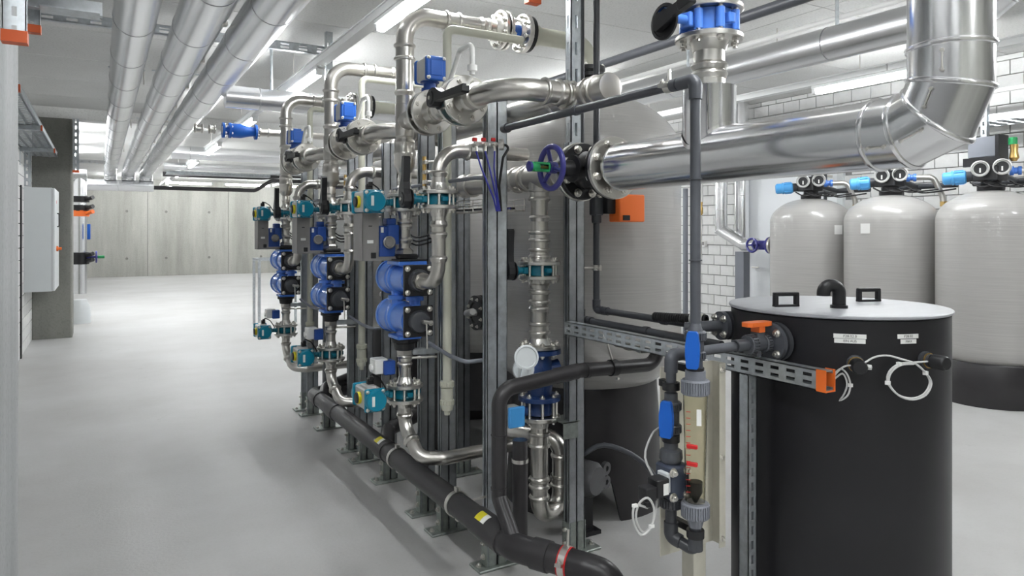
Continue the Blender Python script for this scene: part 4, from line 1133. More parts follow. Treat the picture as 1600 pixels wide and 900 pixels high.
prof.append((0.012, nr * 0.011))
t = Thing('ribbed_hose', 'black ribbed hose with steel clip behind the plastic riser', 'hose', p0)
t.part('hose', MB().lathe(prof, frame(p0, dd), 14), RUBBER)
for k in (0.01, 0.055):
    t.part('hose_clip', MB().lathe([(0.021, 0), (0.0235, 0), (0.0235, 0.014), (0.021, 0.014)], frame(p0 + dd * k, dd), 18, closed=True), ZINC)

# ================================================================== SLOTTED CHANNEL STAND
slotted_channel('slotted_channel', 'long perforated channel with orange cap running past the black tank', (1.91, 2.77, 1.092), (1.91, 1.375, 1.092), 0.062, 0.041, face=(-1, 0, 0), pitch=0.062, slot=0.034, slot_w=0.011, rows=2, cap='end', capm=ORANGE)
slotted_channel('slotted_upright', 'perforated channel upright standing before the black tank', (1.93, 1.668, 0), (1.93, 1.668, 1.058), 0.041, 0.041, face=(0, -1, 0), pitch=0.05, slot=0.03, slot_w=0.011, m=GALV)
t = Thing('clip_sensor', 'small silver fitting with wire hanging under the perforated channel', 'fitting', (1.93, 2.45, 1.0))
p = PX(985, 543, 1.93)
t.part('fitting_body', MB().cyl(p + V((0, 0.10, 0)), p + V((0, -0.10, 0)), 0.010, 10).cyl(p + V((0, 0.03, 0)), p + V((0, -0.0, 0)), 0.015, 8).cyl(p + V((0, -0.05, 0)), p + V((0, -0.075, 0)), 0.015, 8), ZINC)
t.part('wire', MB().tube([p + V((0, 0.10, 0)), p + V((-0.02, 0.16, 0.02)), PX(943, 522, 1.9)], 0.003, 6, 0.02), CABLE)
t.part('stem', MB().cyl(p, p + V((0, 0, 0.05)), 0.005, 8), ZINC)

# ================================================================== FLOW METER STATION
FX, FY = 1.58, 1.585
t = Thing('flow_meter', 'clear tube flow meter with red markers between grey union nuts', 'flow meter', (FX, FY, 0.62))
zt = lambda y: CAM_H - (y - HORIZON) * 2.166 / FPX
gl = t.part('clear_tube', MB().lathe([(0.030, zt(782)), (0.0385, zt(600)), (0.0355, zt(600)), (0.027, zt(782))], T(FX, FY, 0), 28, closed=True), GLASS, label='clear tapered measuring tube')
t.part('float', MB().lathe([(0, zt(790)), (0.012, zt(778)), (0.020, zt(770)), (0.0215, zt(768)), (0.0215, zt(752)), (0.0, zt(752))], T(FX, FY, 0), 20), BLACK, label='dark float')
for y in (692, 719):
    F = frame((FX, FY, zt(y)), (0, 0, 1), (-0.9, -0.45, 0))
    t.part('limit_marker', MB().rbox((0.042, 0.004, 0), (0.012, 0.034, 0.012), 0.004, F), RED, label='red limit marker')
p = ray(1098, 655); fw = V((-p.x, -p.y, 0)).normalized()
t.part('scale_label', MB().lo((0.0375, 0.004, zt(660)), (0.039, 0.018, zt(635)), frame((FX, FY, 0), (0, 0, 1), fw)), LABELW, parent=gl, smooth=False)
sc = MB()
for k in range(14):
    zz = zt(640 + k * 9.5)
    sc.lo((0.0372, -0.027, zz), (0.0382, -0.014, zz + 0.0018), frame((FX, FY, 0), (0, 0, 1), fw))
t.part('scale_marks', sc, RED, parent=gl, smooth=False)
ringnut(t, 'union_nut', (FX, FY, zt(616)), (0, 0, 1), 0.0435, 0.046, PVC_G, 34)
t.part('union_end', MB().lathe([(0.0, 0), (0.031, 0), (0.031, 0.028), (0.016, 0.03)], T(FX, FY, zt(593)), 24), PVC_G)
ringnut(t, 'union_nut', (FX, FY, zt(808)), (0, 0, 1), 0.0435, 0.046, PVC_G, 34)
t.part('bottom_union', MB().lathe([(0.0, 0), (0.02, 0), (0.028, 0.03), (0.028, 0.04)], T(FX, FY, zt(823)), 20), PVC_G)
# riser joint, ball valve with blue handle above
t = Thing('ball_valve', 'grey union ball valve with blue handle above the flow meter', 'valve', (FX, FY, 1.10))
t.part('valve_body', MB().lathe([(0.016, zt(590)), (0.0225, zt(588)), (0.0225, zt(560)), (0.026, zt(556)), (0.026, zt(520)), (0.02, zt(512)), (0.016, zt(505))], T(FX, FY, 0), 20), PVC_L)
ringnut(t, 'union_nut', (FX, FY, zt(532)), (0, 0, 1), 0.034, 0.03, PVC_L, 22)
ringnut(t, 'union_nut', (FX, FY, zt(562)), (0, 0, 1), 0.032, 0.028, PVC_L, 22)
F = frame((FX, FY, zt(543)), (-0.80, -0.60, 0), (0, 0, 1))
hb = [(-0.055, -0.014), (-0.05, -0.018), (-0.015, -0.021), (0.015, -0.021), (0.05, -0.016), (0.056, -0.012), (0.056, 0.012), (0.05, 0.016), (0.015, 0.021), (-0.015, 0.021), (-0.05, 0.018), (-0.055, 0.014)]
t.part('handle', MB().prism(hb, 0.046, 0.066, F).lathe([(0.012, 0.02), (0.012, 0.05), (0, 0.05)], F, 12), BLUE_V, label='blue handle', smooth=False)
# left limb: second ball valve, solenoid valve, bottom loop
zl = lambda y: CAM_H - (y - HORIZON) * 2.215 / FPX
t = Thing('ball_valve', 'grey union ball valve with blue handle on the left limb', 'valve', (LX, LY, 0.85))
t.part('valve_body', MB().lathe([(0.016, zl(612)), (0.021, zl(614)), (0.021, zl(624)), (0.026, zl(628)), (0.026, zl(672)), (0.02, zl(682)), (0.016, zl(690))], T(LX, LY, 0), 18), PVC)
ringnut(t, 'union_nut', (LX, LY, zl(641)), (0, 0, 1), 0.033, 0.028, PVC, 22)
ringnut(t, 'union_nut', (LX, LY, zl(676)), (0, 0, 1), 0.033, 0.028, PVC, 22)
F = frame((LX, LY, zl(650)), (-0.85, -0.5, 0), (0, 0, 1))
t.part('handle', MB().prism(hb, 0.040, 0.060, F).lathe([(0.012, 0.02), (0.012, 0.045), (0, 0.045)], F, 12), BLUE_V, label='blue handle', smooth=False)
t = Thing('solenoid_valve', 'dark blue-grey solenoid valve with black connector on the left limb', 'valve', (LX, LY, 0.70))
SOL = mat('solenoid_grey', (0.045, 0.055, 0.085), 0.38, noise=0.15, nscale=12)
t.part('inlet_socket', MB().lathe([(0.018, zl(688)), (0.022, zl(692)), (0.022, zl(700)), (0.035, zl(703)), (0.037, zl(716)), (0.03, zl(722))], T(LX, LY, 0), 10), PVC_L)
sb = t.part('solenoid_body', MB().rbox((LX, LY - 0.005, zl(748)), (0.078, 0.082, 0.105), 0.014), SOL)
for dy in (-1, 1):
    for dz in (-1, 1):
        t.put('body_screw', BOLT_M, t.inv @ frame((LX - 0.035 + 0.028 * (dy + 1), LY - 0.046, zl(748) + dz * 0.038), (0, -1, 0)))
ringnut(t, 'union_nut', (LX, LY, zl(792)), (0, 0, 1), 0.037, 0.032, PVC, 22)
t.part('coil_plate', MB().rbox((LX - 0.048, LY - 0.02, zl(745)), (0.016, 0.045, 0.06), 0.004), GREYBOX)
co = t.part('coil', MB().rbox((LX - 0.08, LY - 0.03, zl(748)), (0.05, 0.05, 0.055), 0.006), BLACK)
t.part('coil_label', MB().lo((LX - 0.082, LY - 0.0565, zl(748) - 0.02), (LX - 0.062, LY - 0.0548, zl(748) + 0.014)), LABELW, parent=co, smooth=False)
t.part('connector', MB().rbox((LX - 0.128, LY - 0.035, zl(753)), (0.042, 0.042, 0.042), 0.005).lathe([(0.014, 0), (0.014, 0.02), (0.008, 0.024)], frame((LX - 0.128, LY - 0.035, zl(753) - 0.018), (0, 0, -1)), 12), BLACK, parent=co)
cb = [(LX - 0.128, LY - 0.035, zl(775)), PY(992, 790, 1.6), PY(990, 815, 1.6), PY(1002, 836, 1.6), PY(1018, 822, 1.6), PY(1022, 795, 1.6), PY(1012, 778, 1.6), PY(998, 788, 1.62), PY(994, 812, 1.62), PY(1006, 832, 1.62), PY(1022, 810, 1.62), PY(1026, 760, 1.68), PY(1008, 715, 1.72), PY(1018, 680, 1.74), PY(1030, 668, 1.76)]
c = Thing('solenoid_cable', 'grey solenoid cable coiled in a ring below its connector', 'cable', cb[3])
c.part('cable_run', MB().tube(smooth_path(cb), 0.0035, 8), CABLE)
for q in (1, 4): c.part('cable_tie', MB().box((0, 0, 0), (0.016, 0.009, 0.009), T(*cb[q])), WHITE, smooth=False)
t = pipe_thing('pvc_pipe', 'dark grey plastic loop joining the solenoid valve to the flow meter bottom', [(LX, LY, zl(790)), (LX, LY, zl(838)), (FX + 0.005, FY - 0.0, zl(852)), (FX, FY, zt(822))], 0.018, PVC, R=[0.03, 0.02], n=16)
t.part('socket', MB().tube([(LX, LY, zl(815)), (LX, LY, zl(838)), (LX + 0.012, LY - 0.03, zl(842))], 0.022, 14, 0.02), PVC)
t.part('socket', MB().lathe([(0.018, 0), (0.0225, 0), (0.0225, 0.04), (0.018, 0.042)], T(FX, FY, zl(848)), 14), PVC)
t = Thing('meter_board', 'beige mounting board on a square post behind the flow meter', 'board', (1.744, 1.745, 0))
t.part('board_face', MB().lo((1.563, 1.722, 0.50), (1.80, 1.726, 1.112)), BOARD, smooth=False)
t.part('board_edge', MB().lo((1.797, 1.668, 0.50), (1.80, 1.722, 1.112)).lo((1.797, 1.668, 0.50), (1.772, 1.671, 1.112)), BOARD, smooth=False)
t.part('board_post', MB().rbox((1.744, 1.757, 0.40), (0.058, 0.058, 0.80), 0.004), BOARD)
for zz in (0.53, 0.80, 1.09):
    t.put('rivet', BOLT_S, t.inv @ frame((1.784, 1.668, zz), (0, -1, 0)))
for (x, y, zz, xx, yy, nm) in ((FX, FY, zt(580), FX, FY, 'upper'), (LX, LY, zl(603), LX, LY, 'limb'), (LX, LY, zl(684), LX, LY, 'low'), (FX, FY, zt(833), FX, FY, 'bottom')):
    t.part('pipe_clip', MB().lathe([(0.019, -0.012), (0.027, -0.012), (0.027, 0.012), (0.019, 0.012)], T(x, y, zz), 16, closed=True)
           .lo((x + 0.005, y + 0.016, zz - 0.011), (x + 0.025, 1.722, zz + 0.011)), BLACK)

# ================================================================== FILTER VESSELS BEHIND THE RACK
def vessel_profile(R, z0, zc0, zc1, z1, n=10):
    pr = [(0, z0)]
    for k in range(1, n + 1):
        a = PI / 2 * k / n
        pr.append((R * math.sin(a), zc0 - (zc0 - z0) * math.cos(a)))
    for k in range(0, n + 1):
        a = PI / 2 * k / n
        pr.append((R * math.cos(a) if k < n else 0, zc1 + (z1 - zc1) * math.sin(a)))
    return pr
def skirt(R0, R1, H, n=64, arches=3, a0=0.0, wfrac=0.4, th=0.02):
    """Round plastic foot with arched openings."""
    vs, fs = [], []
    def top(ang):
        u = ((ang - a0) / (2 * PI) * arches) % 1.0
        if u < wfrac:
            q = abs(u / wfrac - 0.5) * 2
            return 0.30 * (1 - max(0, (q - 0.7) / 0.3) ** 2)
        return 0.0
    for k in range(n):
        a = 2 * PI * k / n
        zb = top(a)
        for (rr, z) in ((R0, zb), (R1, H), (R1 - th, H), (R0 - th, zb)):
            f = zb / H if z == zb else 1
            r2 = rr if z == H else (R0 + (R1 - R0) * (zb / H)) - (th if rr == R0 - th else 0)
            vs.append((r2 * math.cos(a), r2 * math.sin(a), z))
    for k in range(n):
        b, c = k * 4, ((k + 1) % n) * 4
        for q in range(4): fs.append((b + q, c + q, c + (q + 1) % 4, b + (q + 1) % 4))
    return MB().add(vs, fs)
TX, TYS = 2.50, [3.42, 4.753, 6.086]
for k, Y in enumerate(TYS):
    t = Thing('filter_vessel', 'large grey fibreglass filter vessel on a black foot, %s of the three behind the rack' % ['nearest', 'middle', 'farthest'][k], 'tank', (TX, Y, 0), group='filter vessels behind the rack')
    t.part('vessel', MB().lathe(vessel_profile(0.565, 0.58, 0.93, 2.0, 2.37, 14), T(TX, Y, 0), 64), FIBRE)
    sk = skirt(0.47, 0.425, 0.70, a0=math.radians(208)); sk.v = [p + V((TX, Y, 0)) for p in sk.v]
    t.part('foot', sk, HDPE, label='black plastic foot with arched openings')
    t.part('inlet_flange', MB().lathe([(0.05, 0), (0.1, 0), (0.1, 0.022), (0.05, 0.022)], T(TX, Y - 0.04, 2.46), 28).lathe([(0.05, -0.1), (0.06, -0.1), (0.06, 0), (0.05, 0)], T(TX, Y - 0.04, 2.46), 20).lathe([(0.05, 0), (0.1, 0), (0.1, 0.022), (0.05, 0.022)], T(TX, Y - 0.04, 2.50), 28), BLACK)
    for q in range(8):
        a = 2 * PI * q / 8
        t.put('bolt', BOLT_M, T(0.085 * math.cos(a), -0.04 + 0.085 * math.sin(a), 2.522))

# ================================================================== SOFTENER TANKS AT THE RIGHT WALL
SX = 7.1
SBLUE = mat('light_blue_enamel', (0.09, 0.36, 0.72), 0.35)
SYS = [3.38, 4.335, 5.29]
def softener(k, Y):
    wname = ['nearest', 'middle', 'farthest'][k]
    extra = ['with control box on top', 'with white label in front', 'beside the white door'][k]
    t = Thing('softener_tank', 'beige fibreglass softener tank on black base %s, %s of the three' % (extra, wname), 'tank', (SX, Y, 0), group='softener tanks at the block wall')
    t.part('vessel', MB().lathe(vessel_profile(0.445, 0.20, 0.52, 1.66, 1.935, 14), T(SX, Y, 0), 56), FIBRE)
    t.part('base', MB().lathe([(0, 0), (0.43, 0), (0.435, 0.02), (0.44, 0.37), (0.43, 0.385), (0.40, 0.385)], T(SX, Y, 0), 56), HDPE, label='black base')
    # valve head facing the room
    z = 1.935
    hd = Thing('valve_head', 'black softener valve head with two round gauges on the %s tank' % wname, 'valve', (SX, Y, z))
    hd.part('head_neck', MB().lathe([(0.09, -0.03), (0.11, 0.0), (0.11, 0.04), (0.08, 0.05), (0.08, 0.09)], T(SX, Y, z), 20), BLACK)
    hd.part('head_body', MB().rbox((SX - 0.02, Y, z + 0.15), (0.20, 0.22, 0.14), 0.02).rbox((SX + 0.02, Y, z + 0.22), (0.14, 0.16, 0.06), 0.01), BLACK)
    vd = V((-SX, -Y, 0)).normalized(); sd = vd.cross(V((0, 0, 1)))
    for s in (-1, 1):
        F = frame(V((SX, Y, z + 0.19 + (0.01 if s > 0 else 0))) + vd * 0.11 - sd * (s * 0.083), vd, (0, 0, 1))
        g = hd.part('gauge_rim', MB().lathe([(0.05, 0), (0.072, 0), (0.074, 0.05), (0.064, 0.055), (0.060, 0.03), (0.05, 0.03)], F, 28), ALU)
        hd.part('gauge_face', MB().lathe([(0, 0.026), (0.062, 0.026), (0.062, 0.024), (0, 0.02)], F, 24).lo((-0.004, -0.004, 0.026), (0.03, 0.004, 0.030), F), BLACK, parent=g)
        hd.part('gauge_needle', MB().lo((-0.035, -0.006, 0.027), (0.006, 0.006, 0.034), F), WHITE, parent=g, smooth=False)
    q = V((SX, Y, z + 0.16)) + sd * -0.0
    lft = -sd
    sgn = 1 if lft.dot(V((math.cos(TH), -math.sin(TH), 0))) < 0 else -1
    lft = lft * sgn                        # points to the left as seen from the aisle
    m0 = q + lft * 0.17 + V((0, 0, -0.03))
    Fm = frame(m0, lft + V((0, 0, -0.06)), (0, 0, 1))
    mo = hd.part('motor', MB().lathe([(0.05, 0.02), (0.062, 0.03), (0.062, 0.12), (0.068, 0.122), (0.068, 0.14), (0.06, 0.142), (0.06, 0.20), (0.045, 0.215), (0, 0.215)], Fm, 24), SBLUE, label='light blue drive motor')
    for kk in range(8):
        a = 2 * PI * kk / 8
        hd.part('cooling_fin', MB().lo((0.06, -0.005, 0.04), (0.069, 0.005, 0.115), Fm @ Matrix.Rotation(a, 4, 'Z')), SBLUE, parent=mo, smooth=False)
    hd.part('gear_neck', MB().lathe([(0.04, -0.10), (0.05, 0.0), (0.052, 0.03)], Fm, 16), PVC)
    r0 = q - lft * 0.14 + V((0, 0, 0.01))
    hd.part('union', MB().lathe([(0.0, 0), (0.042, 0), (0.042, 0.03), (0.03, 0.034), (0.03, 0.06), (0.04, 0.064), (0.04, 0.09), (0, 0.09)], frame(r0, -lft, (0, 0, 1)), 14), BLUE)
    pz = r0 - lft * 0.08
    hd.part('outlet_pipe', MB().tube([pz, pz - lft * 0.16, pz - lft * 0.24 + V((0, 0, -0.20)), pz - lft * 0.25 + V((0, 0, -0.32))], 0.028, 14, 0.07), STEEL)
    hd.part('outlet_nut', MB().lathe([(0.03, 0), (0.038, 0), (0.038, 0.05), (0.03, 0.05)], frame(pz - lft * 0.25 + V((0, 0, -0.30)), (0, 0, 1)), 6), BRASS)
    # cables draped over the dome
    for j in range(4):
        rr = random.Random(k * 10 + j)
        a0 = q + lft * (0.16 - 0.1 * j) + V((0, 0, -0.09)) + vd * 0.10
        hd.part('cable', MB().tube(smooth_path([a0, a0 + lft * -0.08 + vd * 0.05 + V((0, 0, -0.045)), a0 - lft * 0.17 + vd * 0.03 + V((0, 0, -0.035 - 0.01 * j)), a0 - lft * (0.28 + 0.05 * j) + V((0, 0, -0.03))]), 0.008, 6), RUBBER)
    mn = Thing('manifold_pipes', 'dark plastic manifold pipes on the wall behind the %s softener tank' % wname, 'pipe', (SX + 0.52, Y, z))
    mn.part('cross_pipe', MB().cyl((SX + 0.50, Y - 0.4, z + 0.10), (SX + 0.50, Y + 0.4, z + 0.10), 0.03, 12), PVC)
    mn.part('riser', MB().cyl((SX + 0.52, Y + 0.35, z - 0.4), (SX + 0.52, Y + 0.35, z + 0.5), 0.028, 12), PVC)
    mn.part('riser', MB().cyl((SX + 0.54, Y + 0.2, z - 0.2), (SX + 0.54, Y + 0.2, z + 0.55), 0.02, 10), PVC)
    mn.part('wall_clip', MB().lo((SX + 0.54, Y + 0.33, z + 0.3), (SX + 0.884, Y + 0.37, z + 0.33)), ZINC, smooth=False)
    mn.part('link_pipe', MB().cyl((SX + 0.12, Y, z + 0.16), (SX + 0.50, Y + 0.02, z + 0.10), 0.03, 12), PVC)
    if k == 0:
        hd.part('control_box', MB().rbox((SX + 0.02, Y + 0.06, z + 0.40), (0.10, 0.26, 0.19), 0.012), PVC_G, label='grey control box')
        hd.part('box_bracket', MB().lo((SX - 0.08, Y - 0.10, z + 0.20), (SX + 0.10, Y - 0.07, z + 0.50)).lo((SX - 0.09, Y - 0.12, z + 0.22), (SX - 0.06, Y + 0.20, z + 0.30)), BLACK, smooth=False)
        hd.part('green_cap', MB().lathe([(0.035, 0), (0.035, 0.06), (0.03, 0.065), (0, 0.065)], T(SX, Y - 0.18, z + 0.40), 16), GREEN, label='green cap')
        hd.part('brass_valve', MB().lathe([(0.02, 0), (0.04, 0.03), (0.03, 0.09), (0.035, 0.15), (0, 0.15)], T(SX, Y - 0.19, z + 0.25), 14), BRASS)
    return t
SOFT = [softener(k, Y) for k, Y in enumerate(SYS)]
# white data labels on two tanks
for (px, py, Y, kk) in ((1310, 359, 5.29, 2), (1352, 357, 4.335, 1)):
    d = ray(px, py); a = d.x ** 2 + d.y ** 2; b = -2 * (d.x * SX + d.y * Y); c = SX ** 2 + Y ** 2 - 0.447 ** 2
    s = (-b - math.sqrt(max(0, b * b - 4 * a * c))) / (2 * a)
    p = V((0, 0, CAM_H)) + d * s; nrm = V((p.x - SX, p.y - Y, 0)).normalized()
    SOFT[kk].part('data_sticker', MB().box((0, 0, 0), (0.10, 0.10, 0.002), frame(p, nrm, V((0, 0, 1)).cross(nrm))), LABELW, label='white data sticker', smooth=False)

# ================================================================== THE THREE VALVE GROUPS
UX, UY, PITCH = 1.34, 3.377, 1.333
SY = 2.96                       # second riser, nearer the camera
UNIT = []                       # (object, label template) of the nearest group; the others are copies
_before = set(o.name for o in COL.objects)
W3 = ['nearest', 'middle', 'farthest']
def L(s): return s.replace('{u}', 'nearest')
TEMPL = {}
def tl(thing, tmpl):
    o = thing.o if isinstance(thing, Thing) else thing
    o['label'] = tmpl.replace('{u}', 'nearest'); TEMPL[o.name] = tmpl; return thing
HZ = 2.66                       # height of the top cross pipe
BZ1 = 2.11                      # height of the branch
# main riser with reducer, tee and elbow to the right
t = pipe_thing('riser_pipe', '', [(UX, UY, 1.90), (UX, UY, HZ), (1.86, UY, HZ)], 0.0445, R=0.13, n=24, fn=10,
               collars=[((UX, UY, 2.42), (0, 0, 1), 0.085), ((1.56, UY, HZ), (1, 0, 0), 0.09, 0.005)], bulges=[((UX, UY, 2.24), (0, 0, 1)), ((UX, UY, 2.02), (0, 0, -1)), ((1.76, UY, HZ), (1, 0, 0)), ((1.80, UY, HZ), (1, 0, 0))])
t.part('reducer', MB().lathe([(0.030, 1.80), (0.034, 1.805), (0.034, 1.83), (0.031, 1.85), (0.052, 1.88), (0.056, 1.90), (0.052, 1.925), (0.0565, 1.94), (0.0565, 1.955), (0.05, 1.965), (0.053, 2.0), (0.0445, 2.01)], T(UX, UY, 0), 24), STEEL)
t.part('tee_sleeve', MB().lathe([(0.0445, 2.03), (0.0485, 2.035), (0.0485, 2.19), (0.0445, 2.20)], T(UX, UY, 0), 24), STEEL)
t.part('tee_branch', MB().lathe([(0.046, 0.0), (0.046, 0.09), (0.052, 0.10), (0.052, 0.13), (0.0445, 0.15), (0.0445, 0.23)], frame((UX, UY, BZ1), (0, -1, 0)), 24), STEEL)
tl(t, 'stainless riser of the {u} valve group, bending right under the ceiling')
# branch towards the camera: actuated valve, spool, lever valve, elbow, then into the collector
v = tl(butterfly('butterfly_valve', '', frame((UX, 3.06, BZ1), (0, -1, 0), (0, 0, 1)), 0.21, 0.0445, 0.045, 'electric', BLACK, BLUE_V, neck=0.03), 'flanged valve with blue box actuator on the branch of the {u} group')
v2 = tl(butterfly('butterfly_valve', '', frame((UX, 2.715, BZ1), (0, -1, 0), (-1, 0, 0)), 0.21, 0.0445, 0.045, 'lever', TEAL, neck=0.008, lever_len=0.3), 'lever valve with teal ring on the branch of the {u} group')
t = pipe_thing('branch_pipe', '', [(UX, 3.01, BZ1), (UX, 2.76, BZ1)], 0.0445, n=24, collars=[((UX, 2.94, BZ1), (0, -1, 0), 0.08)])
tl(t, 'short stainless spool between the two branch valves of the {u} group')
HX = 1.70
t = pipe_thing('branch_pipe', '', [(UX, 2.67, BZ1), (UX, 2.36, BZ1), (HX, 2.36, BZ1)], 0.0445, R=0.15, n=24, fn=10,
               collars=[((UX, 2.64, BZ1), (0, -1, 0), 0.075), ((1.52, 2.36, BZ1), (1, 0, 0), 0.08), ((1.62, 2.36, BZ1), (1, 0, 0), 0.05)])
tl(t, 'stainless elbow pipe joining the {u} group to the collector')
# small white vent pipe on top of the branch flange
f0 = PX(735, 118, UX)
t = pipe_thing('vent_pipe', '', [(UX + 0.01, 2.64, BZ1 + 0.10), (UX + 0.01, 2.64, BZ1 + 0.23), (UX + 0.01, 2.76, BZ1 + 0.23), (UX + 0.01, 2.86, BZ1 + 0.11), (UX + 0.02, 2.95, BZ1 + 0.09)], 0.011, WHITE, R=0.03, n=12)
t.part('socket', MB().lathe([(0.011, 0), (0.021, 0), (0.021, 0.025), (0.011, 0.028)], T(UX + 0.01, 2.64, BZ1 + 0.115), 16), WHITE)
tl(t, 'small white bent vent pipe above the branch of the {u} group')
# lower part of the riser
pr = 0.0301
v = tl(butterfly('butterfly_valve', '', frame((UX, UY, 1.697), (0, 0, 1), (-1, 0, 0)), 0.185, pr, 0.055, 'pneumatic', TEAL, CYAN, neck=0.055), 'upper butterfly valve with teal pneumatic actuator in the {u} group')
t = pipe_thing('riser_pipe', '', [(UX, UY, 1.72), (UX, UY, 1.82)], pr, n=20); tl(t, 'short stainless neck above the upper actuator valve of the {u} group')
t = pipe_thing('riser_pipe', '', [(UX, UY, 1.655), (UX, UY, 1.42)], pr, n=20, bulges=[((UX, UY, 1.615), (0, 0, -1)), ((UX, UY, 1.56), (0, 0, 1)), ((UX, UY, 1.49), (0, 0, 1))])
t.part('hex_union', MB().lathe([(0.034, 1.425), (0.046, 1.425), (0.046, 1.455), (0.036, 1.465)], T(UX, UY, 0), 6), STEEL)
tl(t, 'stainless riser below the upper actuator valve of the {u} group')
# blue double drum valve
t = Thing('drum_valve', '', 'valve', (UX, UY, 0.98))
ya, yb = 3.195, 3.575
for z, w1 in ((1.312, 'upper'), (1.112, 'lower')):
    F = frame((UX, ya + 0.015, z), (0, 1, 0), (0, 0, 1))
    dr = t.part('drum', MB().lathe([(0.0, 0), (0.070, 0), (0.070, 0.016), (0.078, 0.018), (0.078, 0.03), (0.070, 0.034), (0.072, 0.19), (0.082, 0.20), (0.082, 0.22), (0.076, 0.225), (0.076, 0.235), (0.083, 0.24), (0.086, 0.33), (0.092, 0.333), (0.092, 0.35), (0.084, 0.356), (0.05, 0.37), (0, 0.372)], F, 36), BLUE, label='%s blue drum' % w1)
    pl = t.part('end_plate', MB().rbox((0, 0, 0), (0.152, 0.152, 0.016), 0.006, frame((UX, ya + 0.006, z), (0, -1, 0), (0, 0, 1))), BLACK, label='black end plate')
    t.part('boss', MB().lathe([(0.056, 0), (0.056, 0.008), (0.048, 0.022), (0.036, 0.026), (0, 0.026)], frame((UX, ya - 0.002, z), (0, -1, 0)), 24), PVC, parent=pl)
    for a in (-1, 1):
        for b in (-1, 1):
            t.put('bolt', BOLT_M, t.inv @ frame((UX + a * 0.058, ya - 0.002, z + b * 0.058), (0, -1, 0)))
for y in (UY - 0.06, UY + 0.06):
    t.part('link_neck', MB().lathe([(0.03, 1.17), (0.028, 1.20), (0.045, 1.203), (0.045, 1.218), (0.045, 1.222), (0.028, 1.225), (0.03, 1.26)], T(UX - 0.02 + 0.05 * (y < UY), y, 0), 16), BLUE)
tp = t.part('top_flange', MB().rbox((UX, UY - 0.03, 1.393), (0.15, 0.17, 0.02), 0.006).rbox((UX, UY - 0.03, 1.375), (0.07, 0.10, 0.04), 0.01), BLUE)
t.part('top_plate', MB().rbox((UX, UY - 0.03, 1.408), (0.155, 0.175, 0.010), 0.004).rbox((UX, UY, 1.425), (0.11, 0.11, 0.025), 0.012), BLACK)
bt = t.part('bottom_flange', MB().rbox((UX, UY, 1.018), (0.13, 0.14, 0.018), 0.006).rbox((UX, UY, 1.035), (0.06, 0.10, 0.04), 0.01), BLUE)
t.part('bottom_plate', MB().lathe([(0.03, 0.945), (0.05, 0.95), (0.055, 0.985), (0.068, 0.99), (0.068, 1.008), (0.03, 1.008)], T(UX, UY, 0), 20), BLACK)
# sampling cock on the lower end plate
ck = t.part('sampling_cock', MB().cyl((UX + 0.012, ya - 0.028, 1.112), (UX + 0.012, ya - 0.06, 1.112), 0.010, 10).cyl((UX, ya - 0.055, 1.118), (UX + 0.045, ya - 0.055, 1.11), 0.008, 8).torus(0.010, 0.004, frame((UX + 0.04, ya - 0.058, 1.108), (0, -1, 0)), 14, 6), ZINC)
t.part('drip_pipe', MB().cyl((UX + 0.018, ya - 0.055, 1.11), (UX + 0.022, ya - 0.055, 0.985), 0.004, 8), ZINC, parent=ck)
tl(t, 'bright blue double drum valve with black end plates in the {u} group')
# second riser, curving into the upper drum
sr = 0.0325
v = tl(butterfly('butterfly_valve', '', frame((UX, SY, 1.697), (0, 0, 1), (-1, 0, 0)), 0.178, sr, 0.05, 'lever', TEAL, neck=0.055, lever_len=0.19), 'lever valve with upright black handle on the second pipe of the {u} group')
t = pipe_thing('second_pipe', '', [(UX, SY, 1.65), (UX, SY, 1.312), (UX, ya - 0.02, 1.312)], sr, R=0.10, n=22, fn=9, bulges=[((UX, SY, 1.60), (0, 0, -1)), ((UX, SY, 1.52), (0, 0, 1)), ((UX, SY, 1.41), (0, 0, 1))])
t.part('union_nut', MB().lathe([(0.03, 0), (0.043, 0), (0.043, 0.03), (0.03, 0.03)], frame((UX, ya - 0.055, 1.312), (0, 1, 0)), 8), STEEL)
tl(t, 'stainless pipe curving into the upper blue drum of the {u} group')
t = pipe_thing('second_pipe', '', [(UX, SY, 1.74), (UX, SY, 1.925), (1.80, SY - 0.02, 1.925)], sr, R=0.105, n=22, fn=10, bulges=[((UX, SY, 1.80), (0, 0, 1)), ((UX + 0.13, SY, 1.925), (1, 0, 0))])
tl(t, 'stainless elbow above the lever valve of the {u} group, turning right')
# below the drums
t = pipe_thing('outlet_pipe', '', [(UX, UY, 0.95), (UX, UY, 0.765)], pr, n=20, bulges=[((UX, UY, 0.90), (0, 0, 1)), ((UX, UY, 0.86), (0, 0, 1))])
t.part('hex_union', MB().lathe([(0.032, 0.925), (0.042, 0.925), (0.042, 0.95), (0.032, 0.95)], T(UX, UY, 0), 6), STEEL)
tl(t, 'short stainless outlet below the blue drums of the {u} group')
v = tl(butterfly('butterfly_valve', '', frame((UX, UY, 0.732), (0, 0, 1), (-1, 0, 0)), 0.185, pr, 0.055, 'pneumatic', TEAL, CYAN, neck=0.05), 'lower butterfly valve with teal pneumatic actuator in the {u} group')
t = pipe_thing('outlet_pipe', '', [(UX, UY, 0.69), (UX, UY, 0.56), (UX + 0.02, UY - 0.15, 0.435), (UX + 0.13, UY - 0.19, 0.425), (1.98, UY - 0.16, 0.425)], pr + 0.003, R=[0.12, 0.07, 0.05], n=22, fn=8,
               bulges=[((UX, UY, 0.60), (0, 0, 1)), ((UX + 0.005, UY - 0.06, 0.512), (0.02, -0.15, -0.125))])
tl(t, 'stainless outlet bend passing between the posts of the {u} group')
